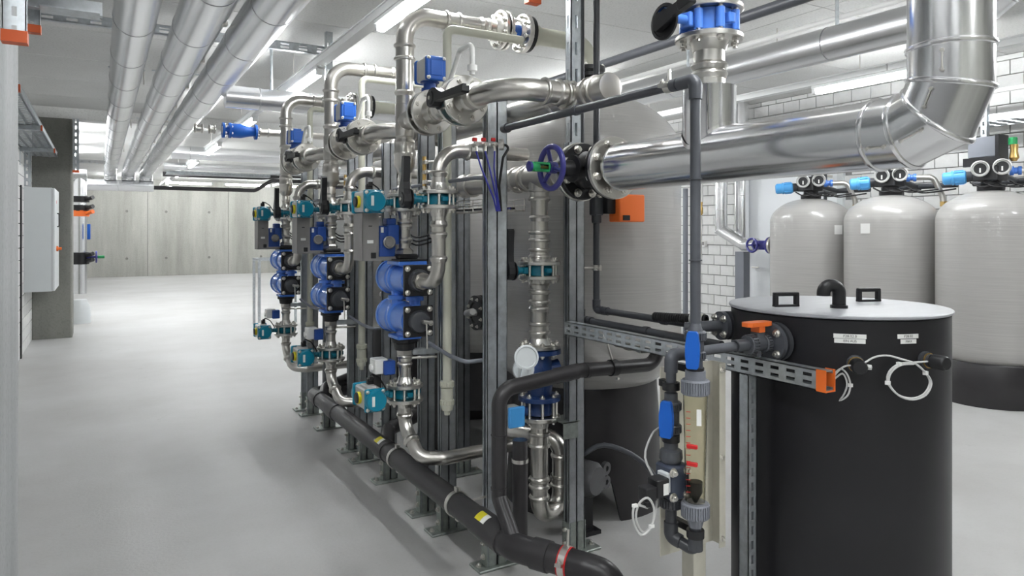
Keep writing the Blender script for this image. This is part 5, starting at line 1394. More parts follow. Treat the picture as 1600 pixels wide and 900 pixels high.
# motor actuator: blue housing on a grey bracket
t = Thing('motor_drive', '', 'actuator', (1.2, 3.42, 1.40))
t.part('bracket_plate', MB().lo((1.112, 3.36, 1.405), (1.196, 3.364, 1.642)).lo((1.112, 3.36, 1.405), (1.116, 3.50, 1.642)).lo((1.196, 3.36, 1.405), (1.29, 3.372, 1.425)), GREYPLATE, smooth=False)
t.part('bracket_hole', MB().rbox((1.168, 3.358, 1.432), (0.026, 0.004, 0.028), 0.008), BLACK)
t.part('bracket_slot', MB().lo((1.143, 3.3585, 1.575), (1.161, 3.3605, 1.58)), BLACK, smooth=False)
t.part('bracket_label', MB().lo((1.136, 3.3585, 1.492), (1.168, 3.3605, 1.508)), LABELW, smooth=False)
hs = t.part('drive_housing', MB().rbox((1.248, 3.43, 1.50), (0.09, 0.11, 0.16), 0.012).rbox((1.275, 3.40, 1.535), (0.06, 0.09, 0.10), 0.01).rbox((1.27, 3.41, 1.60), (0.05, 0.07, 0.035), 0.008), BLUE_M, label='cobalt blue drive housing')
t.part('drive_knob', MB().lathe([(0, 0), (0.032, 0), (0.032, 0.008), (0.026, 0.012), (0.022, 0.008), (0, 0.008)], frame((1.25, 3.36, 1.497), (0, -1, 0)), 20), GREYPLATE, parent=hs)
t.part('drive_label', MB().lo((1.212, 3.373, 1.545), (1.226, 3.3755, 1.572)), LABELW, parent=hs, smooth=False)
for a in (0.02, 0.0, -0.02):
    t.part('cable', MB().tube(smooth_path([(1.30, 3.44, 1.56 + a), (1.36, 3.46, 1.545 + a), (1.42, 3.42, 1.50 + a), (1.50, 3.38, 1.52 + a)]), 0.0045, 6), RUBBER)
tl(t, 'cobalt blue motor drive on a grey bracket in the {u} group')
# pilot valve box low on the outlet
t = Thing('pilot_box', '', 'actuator', (1.24, 3.44, 0.84))
bx = t.part('pilot_body', MB().rbox((1.225, 3.44, 0.868), (0.07, 0.085, 0.075), 0.008), WHITE)
t.part('pilot_cover', MB().rbox((1.262, 3.41, 0.862), (0.06, 0.07, 0.07), 0.008), BLUE_M, parent=bx)
t.part('pilot_knob', MB().lathe([(0, 0), (0.02, 0), (0.018, 0.012), (0, 0.014)], frame((1.19, 3.44, 0.862), (-1, 0, 0)), 16), WHITE, parent=bx)
tl(t, 'small white and blue pilot box beside the outlet of the {u} group')
# cream waste riser with its union
CX, CY = 1.495, 3.2
t = pipe_thing('cream_pipe', '', [(CX, CY, 0.73), (CX, CY, 2.565), (1.93, CY, 2.565)], 0.022, CREAM, R=0.04, n=16)
t.part('union_body', MB().lathe([(0.0195, 0.66), (0.027, 0.66), (0.033, 0.685), (0.033, 0.69), (0.03, 0.692), (0.03, 0.77), (0.0195, 0.775)], T(CX, CY, 0), 20), CREAM)
ringnut(t, 'union_nut', (CX, CY, 0.685), (0, 0, 1), 0.036, 0.028, CREAM, 16)
ringnut(t, 'union_nut', (CX, CY, 0.775), (0, 0, 1), 0.036, 0.03, CREAM, 16)
t.part('outlet_spigot', MB().lathe([(0, 0.635), (0.014, 0.635), (0.016, 0.665), (0, 0.665)], T(CX, CY, 0), 12), CREAM)
tl(t, 'cream plastic pipe with union nuts hanging in the {u} group')
# flanged joints of the top cross pipe, then the cream elbow down into the vessel
t = Thing('flange_joint', '', 'flange', (1.98, UY, HZ - 0.11))
Mj = frame((1.925, UY, HZ), (1, 0, 0), (0, 0, 1))
for dx, m in ((0.0, STEEL_FL), (0.135, STEEL_FL)):
    Fm = t.inv @ frame((1.905 + dx, UY, HZ), (-1 if dx == 0 else 1, 0, 0), (0, 0, 1))
    t.part('flange', MB().lathe(flange_prof(0.215, 0.05, 0.02, 0.03), Fm, 32), m, local=True)
    Fb = t.inv @ frame((1.915 + dx - 0.0, UY, HZ), (1 if dx == 0 else -1, 0, 0), (0, 0, 1))
    t.part('flange', MB().lathe(flange_prof(0.215, 0.05, 0.02, 0.02), Fb, 32), m, local=True)
    me = stud(0.028)
    for k in range(8):
        a = 2 * PI * (k + 0.5) / 8
        t.put('bolt', me, t.inv @ frame((1.91 + dx, UY + 0.086 * math.cos(a), HZ + 0.086 * math.sin(a)), (1, 0, 0)))
t.part('spool', MB().tube([(1.93, UY, HZ), (2.03, UY, HZ)], 0.045, 20), BLUE_V)
t.part('gasket', MB().lathe([(0.05, 0), (0.1, 0), (0.1, 0.018), (0.05, 0.018)], frame((2.068, UY, HZ), (1, 0, 0)), 28, closed=True), BLACK)
tl(t, 'pair of pale bolted flanges on the top pipe of the {u} group')
t = pipe_thing('cream_pipe', '', [(2.09, UY, HZ), (TX, UY, HZ), (TX, UY, 2.525)], 0.05, CREAM, R=0.11, n=22, fn=10)
t.part('collar', MB().lathe([(0.05, 0), (0.058, 0), (0.058, 0.05), (0.05, 0.052)], frame((2.09, UY, HZ), (1, 0, 0)), 22), CREAM)
t.part('collar', MB().lathe([(0.05, 0), (0.058, 0), (0.06, 0.03), (0.05, 0.032)], frame((TX, UY, 2.56), (0, 0, -1)), 22), CREAM)
tl(t, 'thick cream elbow pipe entering the top of the {u} filter vessel')
# test cock string with thin hoses beside the riser
t = Thing('test_cock_rail', '', 'fitting', (1.42, 3.25, 1.72))
t.part('cock_rail', MB().cyl((1.415, 3.30, 1.72), (1.415, 3.30, 1.93), 0.010, 10), BRASS)
for k in range(4):
    zz = 1.75 + k * 0.05
    cc = t.part('test_cock', MB().rbox((1.415, 3.285, zz), (0.02, 0.035, 0.02), 0.004).cyl((1.42, 3.28, zz), (1.455, 3.265, zz + 0.002), 0.0065, 8), ZINC)
    t.part('hose_nut', MB().cyl((1.455, 3.265, zz + 0.002), (1.48, 3.25, zz - 0.006), 0.008, 8), BLACK, parent=cc)
    t.part('hose', MB().tube(smooth_path([(1.48, 3.25, zz - 0.006), (1.50, 3.235, zz - 0.012 * (k + 1)), (1.52 - 0.01 * k, 3.22, 1.66), (1.51 - 0.012 * k, 3.22, 1.52)]), 0.004, 6), BLUETUBE if k % 2 else RUBBER, parent=cc)
tl(t, 'string of small test cocks with thin hoses beside the riser of the {u} group')
# perforated arm and clamp steadying the outlet, conduit elbow below
t = Thing('steady_arm', '', 'bracket', (1.45, 3.36, 0.93))
slotted_channel('', '', (1.37, UY - 0.03, 0.955), (1.51, UY - 0.045, 0.955), 0.035, 0.03, face=(0, 0, 1), pitch=0.05, slot=0.028, slot_w=0.012, thing=t)
t.part('clamp_band', MB().lathe([(0.031, -0.012), (0.035, -0.012), (0.035, 0.012), (0.031, 0.012)], T(UX, UY, 0.905), 20, closed=True).cyl((UX + 0.034, UY - 0.01, 0.905), (1.50, UY - 0.04, 0.905), 0.007, 8), ZINC)
tl(t, 'small perforated arm and clamp holding the outlet of the {u} group')
t = pipe_thing('conduit', '', [(1.44, 3.30, 0.985), (1.47, 3.12, 0.945), (1.50, 3.0, 0.93), (1.66, 2.98, 0.935)], 0.010, PVC_G, R=0.03, n=10)
tl(t, 'light grey conduit bending away low beside the posts of the {u} group')
t = pipe_thing('conduit', '', [(1.50, 3.95, 1.80), (1.50, 2.90, 1.80), (1.56, 2.90, 1.80)], 0.010, PVC_G, R=0.02, n=10)
tl(t, 'straight grey conduit running along the posts at mid height of the {u} group')
# side port of the vessel: black flange on a short pipe behind the posts
t = Thing('vessel_port', '', 'flange', (1.74, 3.42, 1.10))
Fv = frame((1.96, 3.42, 1.107), (-1, 0, 0), (0, 0, 1))
t.part('port_pipe', MB().lathe([(0.05, 0.0), (0.05, 0.17), (0.0, 0.17)], Fv, 20), PVC)
t.part('port_flange', MB().lathe([(0.05, 0.17), (0.095, 0.17), (0.095, 0.195), (0.06, 0.197), (0.055, 0.19), (0, 0.19)], Fv, 28), BLACK)
t.part('port_flange', MB().lathe([(0.05, 0.14), (0.095, 0.14), (0.095, 0.162), (0.05, 0.162)], Fv, 28), BLACK)
t.part('sample_pipe', MB().tube([Fv @ V((0.0, 0.0, 0.19)), Fv @ V((0.0, 0.0, 0.25)), Fv @ V((0.02, -0.10, 0.26))], 0.018, 12, 0.02), ALU)
for k in range(8):
    a = 2 * PI * (k + 0.5) / 8
    t.put('bolt', BOLT_S, t.inv @ Fv @ T(0.078 * math.cos(a), 0.078 * math.sin(a), 0.195))
tl(t, 'black side flange on the {u} filter vessel, seen between the posts')

index_children()
src = [o for o in list(COL.objects) if o.parent is None and o.name not in _before and o.name in TEMPL]
for o in src: o['group'] = {'butterfly_valve': 'butterfly valves of the valve groups', 'riser_pipe': 'stainless risers', 'drum_valve': 'blue drum valves'}.get(o.name.split('.')[0], o.name.split('.')[0].replace('_', ' ') + 's of the valve groups')
bpy.context.view_layer.update()
for k in (1, 2):
    for o in src:
        copy_tree(o, T(0, PITCH * k, 0), TEMPL[o.name].replace('{u}', W3[k]))

# drain branches joining the long drain
for k in (0, 1):
    yb = UY + PITCH * k
    pipe_thing('drain_branch', 'black branch pipe joining the long drain beside the %s group' % W3[k], [(1.40, yb + 0.42, 0.335), (1.48, yb + 0.62, 0.37), (1.75, yb + 0.72, 0.42)], 0.042, HDPE, R=0.06, n=18)
# collector joining the three branches
pipe_thing('collector_pipe', 'stainless collector pipe with a flat end cap facing the camera, above the posts', [(HX, 2.18, BZ1), (HX, 5.6, BZ1)], 0.054, n=26,
           collars=[((HX, 2.23, BZ1), (0, 1, 0), 0.06, 0.004), ((HX, 2.44, BZ1), (0, 1, 0), 0.09, 0.005)] + [((HX, 3.0 + k * 0.66, BZ1), (0, 1, 0), 0.11, 0.005) for k in range(4)]).part('end_cap',
           MB().lathe([(0.05, 0.05), (0.057, 0.045), (0.057, 0.012), (0.054, 0.003), (0.04, 0), (0, 0)], frame((HX, 2.15, BZ1), (0, 1, 0)), 28), STEEL)
# long black drain with clamps
t = Thing('drain_pipe', 'long black drain pipe running low in front of the posts', 'pipe', (1.45, 3.5, 0.2))
t.part('pipe_run', MB().tube([(1.80, 5.42, 0.325), (1.385, 5.36, 0.325), (1.385, 2.36, 0.325), (1.54, 2.10, 0.315), (1.60, 2.02, 0.30), (1.62, 1.99, 0.0)], 0.053, 26, [0.09, 0.12, 0.05, 0.07], 8), HDPE)
for y, Ls in ((2.42, 0.24), (3.72, 0.16), (4.7, 0.14), (5.12, 0.06)):
    t.part('socket', MB().lathe([(0.053, 0), (0.0585, 0.002), (0.0585, Ls - 0.002), (0.053, Ls)], frame((1.385, y, 0.325), (0, 1, 0)), 28), HDPE)
def pipe_patch(c, r, a0, a1, y0, y1, th=0.0012, n=6):
    """Thin patch following a pipe that lies along Y."""
    vs = []
    for k in range(n + 1):
        a = a0 + (a1 - a0) * k / n
        for (y, rr) in ((y0, r), (y1, r), (y1, r + th), (y0, r + th)): vs.append((c[0] + rr * math.cos(a), y, c[2] + rr * math.sin(a)))
    fs = [(k * 4 + q, k * 4 + (q + 1) % 4, k * 4 + 4 + (q + 1) % 4, k * 4 + 4 + q) for k in range(n) for q in range(4)] + [(0, 3, 2, 1), (n * 4, n * 4 + 1, n * 4 + 2, n * 4 + 3)]
    return MB().add(vs, fs)
for y in (2.56, 3.80):
    c = (1.385, y, 0.325)
    st = t.part('pipe_sticker', pipe_patch(c, 0.0586, math.radians(96), math.radians(140), y - 0.005, y + 0.042), YELLOW, label='yellow sticker', smooth=False)
    t.part('sticker_end', pipe_patch(c, 0.0586, math.radians(96), math.radians(140), y - 0.035, y - 0.005), LABELW, parent=st, smooth=False)
t.part('socket', MB().lathe([(0.053, 0), (0.0585, 0.002), (0.0585, 0.07), (0.053, 0.072)], frame((1.43, 2.285, 0.322), (0.155, -0.26, -0.01)), 28), HDPE)
for k, (y, px) in enumerate(((2.86, 1.533), (3.60, 1.513))):
    pipe_clamp('pipe_clamp', 'zinc clamp round the long black drain at the %s post' % ['nearest', 'third'][k], (1.385, y, 0.325), (0, 1, 0), 0.0535, (px, y, 0.33))
pipe_clamp('pipe_clamp', 'zinc clamp with red liner round the near end of the drain', (1.50, 2.167, 0.317), (0.155, -0.26, -0.01), 0.0535, (1.52, 2.18, 0.43), liner=RED)
# black branch rising from the drain past the near post and across to the vessel
t = pipe_thing('drain_branch', 'black plastic pipe rising from the drain and crossing before the near posts', [(1.39, 2.36, 0.34), (1.40, 2.50, 0.47), (1.40, 2.50, 0.905), (1.80, 2.50, 0.945), (2.27, 2.52, 0.925), (2.27, 2.52, 1.055)], 0.0315, HDPE, R=[0.03, 0.075, 0.04, 0.075], n=22)
for p, d, Ls in (((1.40, 2.50, 0.50), (0, 0, 1), 0.012), ((1.40, 2.50, 0.72), (0, 0, 1), 0.006), ((1.68, 2.506, 0.932), (0.38, -0.02, 0.04), 0.11), ((1.83, 2.50, 0.943), (1, 0.04, -0.04), 0.02)):
    t.part('socket', MB().lathe([(0.0315, 0), (0.034, 0.001), (0.034, Ls - 0.001), (0.0315, Ls)], frame(p, d), 22), HDPE)
t = Thing('clip_hanger', 'black clip with silver screws hanging the crossing black pipe', 'clamp', (1.99, 2.508, 0.90))
t.part('clip_band', MB().lathe([(0.032, 0), (0.037, 0), (0.037, 0.035), (0.032, 0.035)], frame((1.975, 2.507, 0.938), (1, 0.04, -0.04)), 22, closed=True), BLACK)
t.part('clip_rod', MB().cyl((1.99, 2.507, 0.965), (1.95, 2.50, 1.065), 0.005, 8).cyl((1.985, 2.47, 0.895), (1.995, 2.47, 0.895), 0.007, 8), ZINC)
# second black pipe with clamp behind the lower blue valve
t = pipe_thing('drain_branch', 'black hose with a silver clamp standing behind the near drain branch', [(1.62, 2.70, 0.14), (1.62, 2.70, 0.62)], 0.034, HDPE, n=18)
t.part('hose_clip', MB().lathe([(0.034, 0), (0.038, 0), (0.038, 0.016), (0.034, 0.016)], T(1.62, 2.70, 0.52), 20, closed=True), ZINC)
solo('splash_panel', 'black sheet panel standing on the floor behind the near hose', 'panel', MB().prism([(1.64, 3.02), (1.80, 3.20), (1.797, 3.203), (1.637, 3.023)], 0.0, 0.35), BLACK, smooth=False)
# pump behind the tall post
PUMPG = mat('pump_casting', (0.14, 0.14, 0.145), 0.5, 0.4, noise=0.25, nscale=14)
t = Thing('pump', 'grey pump housing with bolted ears on the floor behind the tall post', 'pump', (2.18, 2.95, 0))
Fp = frame((2.175, 2.90, 0.28), (0.3, -0.95, 0), (0, 0, 1))
t.part('pump_body', MB().lathe([(0, -0.12), (0.085, -0.12), (0.09, -0.05), (0.09, 0.0), (0.07, 0.03), (0, 0.03)], Fp, 28), PUMPG)
for a in (0.3, -0.35):
    t.part('ear', MB().lathe([(0.014, -0.01), (0.034, -0.01), (0.034, 0.012), (0.014, 0.012)], Fp @ T(0.11 * math.sin(a), -0.115 * math.cos(a), 0), 16, closed=True).rbox((0.08 * math.sin(a), -0.085 * math.cos(a), 0), (0.04, 0.05, 0.02), 0.006, Fp), PUMPG)
t.part('pump_foot', MB().lo((2.11, 2.89, 0), (2.22, 3.02, 0.02)).lo((2.12, 2.92, 0.02), (2.19, 3.0, 0.20)), BLACK, smooth=False)
t.part('hose', MB().tube(smooth_path([(2.06, 2.84, 0.44), (2.14, 2.76, 0.50), (2.27, 2.66, 0.44), (2.36, 2.60, 0.30), (2.40, 2.58, 0.1)]), 0.012, 10), PVC_L)

# ================================================================== FARTHER PIPEWORK
# clad pipe and thinner lines along the right side of the hall
clad_run('insulated_pipe', 'silver clad pipe crossing the upper right behind the big elbow', [(4.3, 1.95, CEIL - 0.008), (4.3, 1.95, 2.83), (4.3, 13.6, 2.83)], 0.115, pitch=1.5, start=0.9, R=0.2, fn=4)
pipe_thing('pvc_pipe', 'dark blue-grey plastic pipe under the ceiling behind the bright blue valve', [(3.2, -1.5, 2.785), (3.2, 9.5, 2.785)], 0.0315, PVC_L, n=16)
pipe_thing('white_pipe', 'thin white pipe running above the silver clad pipe at upper right', [(4.47, -1.5, 3.05), (4.47, 12, 3.05)], 0.02, WHITE, n=12)
for k, (x, y, a) in enumerate(((3.4, 2.2, 0.5), (3.75, 1.1, 0.5), (5.4, 1.9, 0.45))):
    pipe_thing('black_pipe', 'short black pipe bracing the ceiling lines at upper right, %s' % ['left one', 'middle one', 'right one'][k], [(x, y + 0.4, 3.05), (x + 0.9, y - 0.2, 3.05)], 0.02, HDPE, n=12)
for k, y in enumerate((3.0, 4.4, 6.0, 8.0)):
    t = Thing('pipe_hanger', 'thin galvanised rod hanger with plate over the right-hand clad pipe, %s' % ['nearest', 'second', 'third', 'farthest'][k], 'hanger', (4.3, y, 2.945))
    t.part('rod', MB().cyl((4.3, y, 2.945), (4.3, y, CEIL), 0.012, 10), GALV)
    t.part('plate', MB().lo((4.22, y - 0.03, CEIL - 0.012), (4.38, y + 0.03, CEIL)), GALV, smooth=False)
# crosswise clad pipes beyond the valve groups
def cross(name, label, Y, z, r, x0=0.95, x1=7.6, m=CLAD, pitch=1.6):
    return clad_run(name, label, [(x0, Y, z), (x1, Y, z)], r, m, pitch=pitch, n=24)
cross('insulated_pipe', 'clad pipe crossing the hall just beyond the farthest valve group', 7.0, 2.81, 0.105, x0=1.0, x1=4.2)
cross('insulated_pipe', 'clad pipe crossing the hall farther back near the dark pipe', 14.0, 2.98, 0.12, x0=1.1)
t = Thing('pipe_hanger', 'pale blue T-shaped hanger holding the crosswise clad pipe', 'hanger', (2.05, 7.0, 2.9))
hx = PY(424, 160, 7.0).x
t.part('rod', MB().cyl((hx, 7.0, 2.91), (hx, 7.0, CEIL), 0.014, 10), GALV)
t.part('plate', MB().lo((hx - 0.09, 6.97, CEIL - 0.015), (hx + 0.09, 7.03, CEIL)), GALV, smooth=False)
# blue flanged check valve hanging beneath
Yc = 7.35
c0, c1 = PY(347, 203, Yc), PY(401, 204, Yc)
cz = c0.z
t = Thing('check_valve', 'bright blue flanged check valve on the thin crosswise pipe', 'valve', (c0.x, Yc, cz - 0.08))
Lc = c1.x - c0.x
F = frame((c0.x, Yc, cz), (1, 0, 0), (0, 0, 1))
t.part('valve_body', MB().lathe([(0.04, 0.0), (0.045, 0.05), (0.07, 0.10), (0.07, 0.17), (0.05, Lc - 0.07), (0.04, Lc)], F, 20), BLUE_V)
for a in (0.0, 0.06, Lc - 0.02):
    t.part('flange', MB().lathe([(0.04, 0), (0.075, 0), (0.075, 0.022), (0.04, 0.022)], F @ T(0, 0, a), 24), BLUE_V)
    for k in range(6):
        an = 2 * PI * k / 6
        t.put('bolt', BOLT_M, t.inv @ F @ T(0.06 * math.cos(an), 0.06 * math.sin(an), a + 0.022))
pipe_thing('stainless_pipe', 'thin stainless pipe left of the blue check valve', [(1.1, Yc, cz), (c0.x, Yc, cz)], 0.035, n=16, collars=[((c0.x - 0.25, Yc, cz), (1, 0, 0), 0.08), ((c0.x - 0.12, Yc, cz), (1, 0, 0), 0.06)])
pipe_thing('stainless_pipe', 'thin pale pipe right of the blue check valve', [(c1.x, Yc, cz), (7.98, Yc, cz)], 0.035, n=16, collars=[((c1.x + 0.02, Yc, cz), (1, 0, 0), 0.1)])
# dark lines near the back wall
pipe_thing('black_pipe', 'upper black pipe crossing before the back wall', [(1.3, 19.0, 2.95), (3.6, 19.0, 2.95), (4.2, 19.0, 3.02), (7.98, 19.0, 3.02)], 0.06, HDPE, n=12)
pipe_thing('black_pipe', 'lower black pipe crossing before the back wall with a goose-neck end', [(0.9, 21.5, 2.75), (3.9, 21.5, 2.75), (4.35, 21.5, 3.05), (7.98, 21.5, 3.1)], 0.055, HDPE, R=0.2, n=12)
cross('insulated_pipe', 'farthest clad pipe crossing below the ceiling', 17.2, 3.0, 0.08, x0=1.2)
t = Thing('ceiling_duct', 'wide sheet-metal tray crossing before the back wall', 'cable tray', (3.2, 18.0, 2.82))
t.part('tray', MB().lo((1.3, 17.9, 2.88), (3.6, 18.2, 2.885)).lo((1.3, 17.9, 2.88), (3.6, 17.905, 2.95)).lo((3.6, 17.9, 2.96), (7.5, 18.2, 2.965)).lo((3.6, 17.9, 2.96), (7.5, 17.905, 3.03)), GALV, smooth=False)
# ================================================================== LEFT WALL: TRAY, CABINET
def tray(name, label, x0, x1, y0, y1, z, m=GALV, hgt=0.06, along='y'):
    t = Thing(name, label, 'cable tray', ((x0 + x1) / 2, (y0 + y1) / 2, z))
    th = 0.003
    if along == 'y':
        for s in (x0, x1): t.part('tray_side', MB().lo((s - 0.002, y0, z), (s + 0.002, y1, z + hgt)).lo((s - 0.006, y0, z + hgt), (s + 0.006, y1, z + hgt + 0.006)), m, smooth=False)
        n = int((y1 - y0) / 0.12)
        b = MB()
        nx = 4
        wx = (x1 - x0) / nx
        for i in range(nx + 1): b.lo((x0 + i * wx - 0.014, y0, z), (x0 + i * wx + 0.014, y1, z + th))
        for j in range(n + 1): b.lo((x0, y0 + j * 0.12 - 0.03, z), (x1, y0 + j * 0.12 + 0.03, z + th))
        t.part('perforated_bottom', b, m, smooth=False)
    return t
tray('cable_tray', 'perforated cable tray high on the left wall', X_LEFT + 0.02, -0.52, 4.2, 11.6, 2.58)
for k, y in enumerate((6.0, 8.2, 10.4)):
    t = Thing('tray_arm', 'galvanised wall arm with orange cap under the left cable tray, %s' % ['nearest', 'middle', 'farthest'][k], 'bracket', (X_LEFT + 0.02, y, 2.45))
    t.part('arm', MB().lo((X_LEFT, y - 0.02, 2.53), (-0.5, y + 0.02, 2.577)), GALV, smooth=False)
    t.part('wall_plate', MB().lo((X_LEFT, y - 0.03, 2.36), (X_LEFT + 0.02, y + 0.03, 2.577)), GALV, smooth=False)
    t.part('end_cap', MB().lo((-0.5, y - 0.024, 2.528), (-0.485, y + 0.024, 2.58)), ORANGE_D, label='orange cap', smooth=False)
slotted_channel('cable_channel', 'slotted galvanised channel on the left wall above the cabinet', (X_LEFT + 0.045, 10.95, 2.13), (X_LEFT + 0.045, 10.95, 2.57), 0.09, 0.04, face=(0, -1, 0), pitch=0.09, slot=0.05, slot_w=0.02)
t = tray('cable_tray', 'second perforated tray crossing right from the dark pillar', -0.34, 0.05, 12.3, 12.9, 2.62)
slotted_channel('hanging_channel', 'far galvanised channel with orange caps hanging by the dark pillar', (-0.31, 12.08, 2.42), (-0.31, 12.08, 3.2), 0.08, 0.05, face=(0, -1, 0), pitch=0.1, slot=0.05, slot_w=0.02, cap='start')
# cabinet
cx0, cx1, cy0, cy1, cz0, cz1 = X_LEFT + 0.012, -0.545, 10.9, 12.0, 0.775, 2.12
t = Thing('switch_cabinet', 'light grey wall cabinet with orange switch on its door, left wall', 'cabinet', (X_LEFT + 0.2, 11.45, cz0))
t.part('cabinet_body', MB().lo((cx0, cy0, cz0), (cx1, cy1, cz1)), GREYBOX, smooth=False)
dr = t.part('cabinet_door', MB().lo((cx1 + 0.004, cy0 + 0.004, cz0 + 0.004), (cx1 + 0.03, cy1 - 0.004, cz1 - 0.004)), GREYBOX, smooth=False)
t.part('door_gasket', MB().lo((cx1, cy0 + 0.01, cz0 + 0.01), (cx1 + 0.004, cy1 - 0.01, cz1 - 0.01)), BLACK, parent=dr, smooth=False)
t.part('main_switch', MB().lathe([(0.035, 0), (0.035, 0.02), (0.02, 0.025), (0.02, 0.06), (0, 0.06)], frame((cx1 + 0.03, 11.35, 1.32), (1, 0, 0)), 16), ORANGE, parent=dr, label='orange main switch')
t.part('door_handle', MB().tube([(cx1 + 0.03, 11.5, 1.80), (cx1 + 0.055, 11.5, 1.80), (cx1 + 0.055, 11.5, 1.62), (cx1 + 0.03, 11.5, 1.62)], 0.008, 8, 0.015), BLACK, parent=dr)
t.part('warning_sign', MB().lo((cx1 + 0.03, 11.3, 1.93), (cx1 + 0.032, 11.36, 1.97)), RED, parent=dr, smooth=False)
# far equipment behind the pillar
t = Thing('pump_set', 'far pipe set with orange and black valves behind the dark pillar', 'pump', (-0.30, 14.0, 0))
xe = -0.30
t.part('clad_riser', MB().cyl((xe, 14.0, 0.5), (xe, 14.0, 2.5), 0.10, 20), CLAD)
t.part('clad_header', MB().cyl((xe - 0.3, 14.0, 2.5), (xe + 0.1, 14.0, 2.5), 0.11, 20), CLAD)
t.part('base_block', MB().lathe([(0.16, 0), (0.16, 0.25), (0.10, 0.40), (0, 0.40)], T(xe, 14.0, 0), 20), GREYBOX)
for z, m in ((2.1, BLACK), (1.95, BLACK), (1.86, ORANGE), (1.15, BLACK), (1.05, BLACK)):
    t.part('valve', MB().lathe([(0.06, -0.05), (0.14, -0.05), (0.14, 0.05), (0.06, 0.05)], T(xe, 14.0, z), 16, closed=True).cyl((xe + 0.1, 13.9, z), (xe + 0.19, 13.8, z + 0.03), 0.035, 12), m)
t.part('handwheel', MB().torus(0.09, 0.015, frame((xe + 0.24, 13.9, 1.12), (1, 0, 0)), 20, 8).cyl((xe + 0.1, 13.9, 1.12), (xe + 0.27, 13.9, 1.12), 0.02, 10), NAVY)
t.part('stem_guard', MB().cyl((xe + 0.26, 13.9, 1.12), (xe + 0.36, 13.9, 1.12), 0.025, 10), GREEN)
t.part('blue_grip', MB().rbox((xe + 0.13, 13.85, 1.55), (0.05, 0.05, 0.26), 0.01), BLUE_V)
# galvanised frame standing beyond the farthest group
t = Thing('galvanised_frame', 'open galvanised frame standing on the floor beyond the farthest valve group', 'frame', (1.75, 7.3, 0))
a = PZ(403, 512, 0.0)
fx0, fy0 = a.x, a.y
topz = CAM_H - (408 - HORIZON) * (a.y * math.cos(TH) + a.x * math.sin(TH)) / FPX
for dx in (0.02, 0.7):
    for dy in (0.0, 0.45):
        t.part('leg', MB().lo((fx0 + dx - 0.02, fy0 + dy - 0.02, 0), (fx0 + dx + 0.02, fy0 + dy + 0.02, topz)), GALV, smooth=False)
for dy in (0.0, 0.45):
    t.part('rail', MB().lo((fx0, fy0 + dy - 0.02, topz), (fx0 + 0.72, fy0 + dy + 0.02, topz + 0.04)), GALV, smooth=False)
for dx in (0.02, 0.7):
    t.part('rail', MB().lo((fx0 + dx - 0.02, fy0 + 0.02, topz + 0.002), (fx0 + dx + 0.02, fy0 + 0.43, topz + 0.038)), GALV, smooth=False)
# ================================================================== RIGHT WALL PIPES
XR = 7.72
for k, (px, r, zb) in enumerate(((1127, 0.085, 1.50), (1162, 0.10, 1.36))):
    XR = (7.50, 7.80)[k]
    p = PX(px, 330, XR)
    if k == 0:
        clad_run('insulated_pipe', 'left vertical clad pipe by the block wall, kinked at its foot', [(XR, p.y, CEIL - 0.006), (XR, p.y, 1.57), (XR, p.y - 0.40, 1.38), (XR, p.y - 0.62, 1.38)], r, CLAD_S, pitch=1.2, n=20, bead=0.0045)
    else:
        clad_run('insulated_pipe', 'right vertical clad pipe by the block wall above the navy valve', [(XR - 0.04, p.y, CEIL - 0.006), (XR - 0.04, p.y, 1.38)], r, CLAD_S, pitch=1.0, n=20, bead=0.0045)
XR = 7.62
p = PX(1190, 383, 7.5)
t = Thing('gate_valve', 'small navy handwheel valve at the foot of the right clad pipe', 'valve', (p.x, p.y, p.z - 0.1))
t.part('valve_body', MB().cyl((p.x, p.y + 0.08, p.z), (p.x, p.y - 0.16, p.z), 0.06, 16).rbox((p.x, p.y - 0.03, p.z), (0.11, 0.09, 0.12), 0.02), NAVY)
t.part('flange', MB().lathe([(0.05, 0), (0.11, 0), (0.11, 0.025), (0.05, 0.025)], frame((p.x, p.y - 0.13, p.z), (0, -1, 0)), 20), NAVY)
t.part('flange', MB().lathe([(0.05, 0), (0.12, 0), (0.12, 0.03), (0.05, 0.03)], frame((p.x, p.y - 0.17, p.z), (0, -1, 0)), 20), STEEL)
wh = t.part('handwheel', MB().torus(0.085, 0.016, frame((p.x - 0.16, p.y + 0.02, p.z), (-1, 0, 0)), 24, 8), NAVY)
for k in range(3):
    a = 2 * PI * k / 3
    t.part('spoke', MB().cyl((p.x - 0.16, p.y + 0.02, p.z), (p.x - 0.16, p.y + 0.02 + 0.085 * math.cos(a), p.z + 0.085 * math.sin(a)), 0.011, 8), NAVY, parent=wh)
t.part('stem', MB().cyl((p.x, p.y, p.z), (p.x - 0.17, p.y + 0.02, p.z), 0.018, 10), NAVY)
t.part('pipe_stub', MB().cyl((p.x, p.y - 0.20, p.z), (p.x, p.y - 0.42, p.z), 0.055, 16), STEEL)
q = PX(1160, 430, XR)
solo('pipe_support', 'dark grey square post under the clad pipe by the block wall', 'post', MB().lo((XR - 0.06, q.y - 0.075, 0), (XR + 0.06, q.y + 0.075, 1.275)), PVC_G, smooth=False)
q = PX(1071, 400, 7.6)
pipe_thing('grey_riser', 'pale grey slim riser pipe just right of the nearest filter vessel', [(7.6, q.y, 0), (7.6, q.y, 2.2)], 0.04, PVC_G, n=12)
q = PX(1096, 300, 7.85)
t = Thing('wall_syringe', 'white pipe end with copper valve on the block wall', 'pipe', (q.x, q.y, 1.85))
t.part('white_pipe', MB().cyl((q.x, q.y, 2.0), (q.x, q.y, 2.45), 0.025, 10), WHITE)
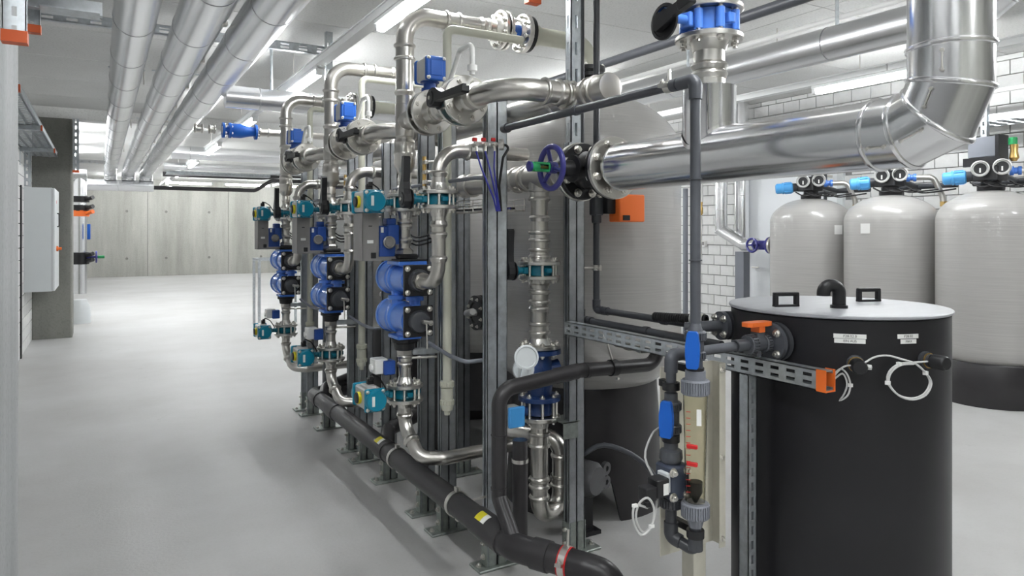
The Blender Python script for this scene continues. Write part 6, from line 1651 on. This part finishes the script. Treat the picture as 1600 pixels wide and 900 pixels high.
t.part('copper_valve', MB().lathe([(0.01, 1.80), (0.025, 1.83), (0.025, 1.9), (0.015, 1.93), (0.02, 2.0), (0, 2.0)], T(q.x, q.y, 0), 12), BRASS)
t.part('tail_pipe', MB().cyl((q.x, q.y, 1.2), (q.x, q.y, 1.8), 0.008, 8), ZINC)
q = PX(1099, 381, 7.95)
t = Thing('wall_socket', 'small white wall socket on the block wall', 'socket', (7.97, q.y, q.z))
t.part('socket_box', MB().rbox((7.965, q.y, q.z), (0.05, 0.09, 0.09), 0.01), WHITE)
t.part('socket_face', MB().lo((7.938, q.y - 0.025, q.z - 0.02), (7.942, q.y + 0.025, q.z + 0.03)), GREYPLATE, smooth=False)
# tray and brackets above the softener tanks
tray('cable_tray', 'perforated galvanised tray over the softener tanks at the right edge', 7.45, 7.85, 1.2, 4.3, 2.62)
for k, y in enumerate((2.95, 3.6)):
    slotted_channel('hanging_channel', 'slotted galvanised hanger of the tray over the softener tanks, %s' % ['right one', 'left one'][k], (7.42, y, 2.40), (7.42, y, 3.05), 0.06, 0.05, face=(-1, 0, 0), pitch=0.08, slot=0.04, slot_w=0.018)
pipe_thing('white_pipe', 'thin white pipe with a rod above the tray at the right edge', [(7.3, 0.5, 2.88), (7.3, 5.0, 2.88)], 0.022, WHITE, n=10)
slotted_channel('hanging_channel', 'galvanised channel with orange cap hanging at the top edge above the pale flanges', (1.95, 3.1, 2.745), (1.95, 3.1, CEIL), 0.07, 0.041, face=(0, -1, 0), pitch=0.08, slot=0.04, slot_w=0.016, cap='start')
# wire-mesh cable tray behind the front posts, with its cable bundle
t = Thing('mesh_tray', 'wire mesh cable tray with purple cables running behind the front posts', 'cable tray', (1.72, 4.6, 1.66))
for k in range(5):
    t.part('long_wire', MB().tube([(1.64 + k * 0.035, 2.95, 1.655), (1.64 + k * 0.035, 6.4, 1.655)], 0.0025, 6), ZINC)
for s in (1.62, 1.80):
    for z in (1.68, 1.71): t.part('long_wire', MB().tube([(s, 2.95, z), (s, 6.4, z)], 0.0025, 6), ZINC)
cw = MB().tube([(-0.09, 0, 0.056), (-0.09, 0, 0), (0.09, 0, 0), (0.09, 0, 0.056)], 0.0025, 6).mesh('cross_wire', ZINC)
for k in range(35): t.put('cross_wire', cw, t.inv @ T(1.71, 2.96 + k * 0.1, 1.652))
for k in range(5):
    c = Thing('cable_bundle', 'purple cable lying in the wire mesh tray, %s of the five' % ['first', 'second', 'third', 'fourth', 'fifth'][k], 'cable', (1.66 + k * 0.022, 4.6, 1.665), group='cables in the mesh tray')
    c.part('cable', MB().tube(smooth_path([(1.66 + k * 0.022, 2.97, 1.664), (1.665 + k * 0.022, 4.0, 1.664), (1.655 + k * 0.022, 5.2, 1.664), (1.66 + k * 0.022, 6.35, 1.664)]), 0.0055, 6), BLUETUBE if k % 2 else RUBBER)
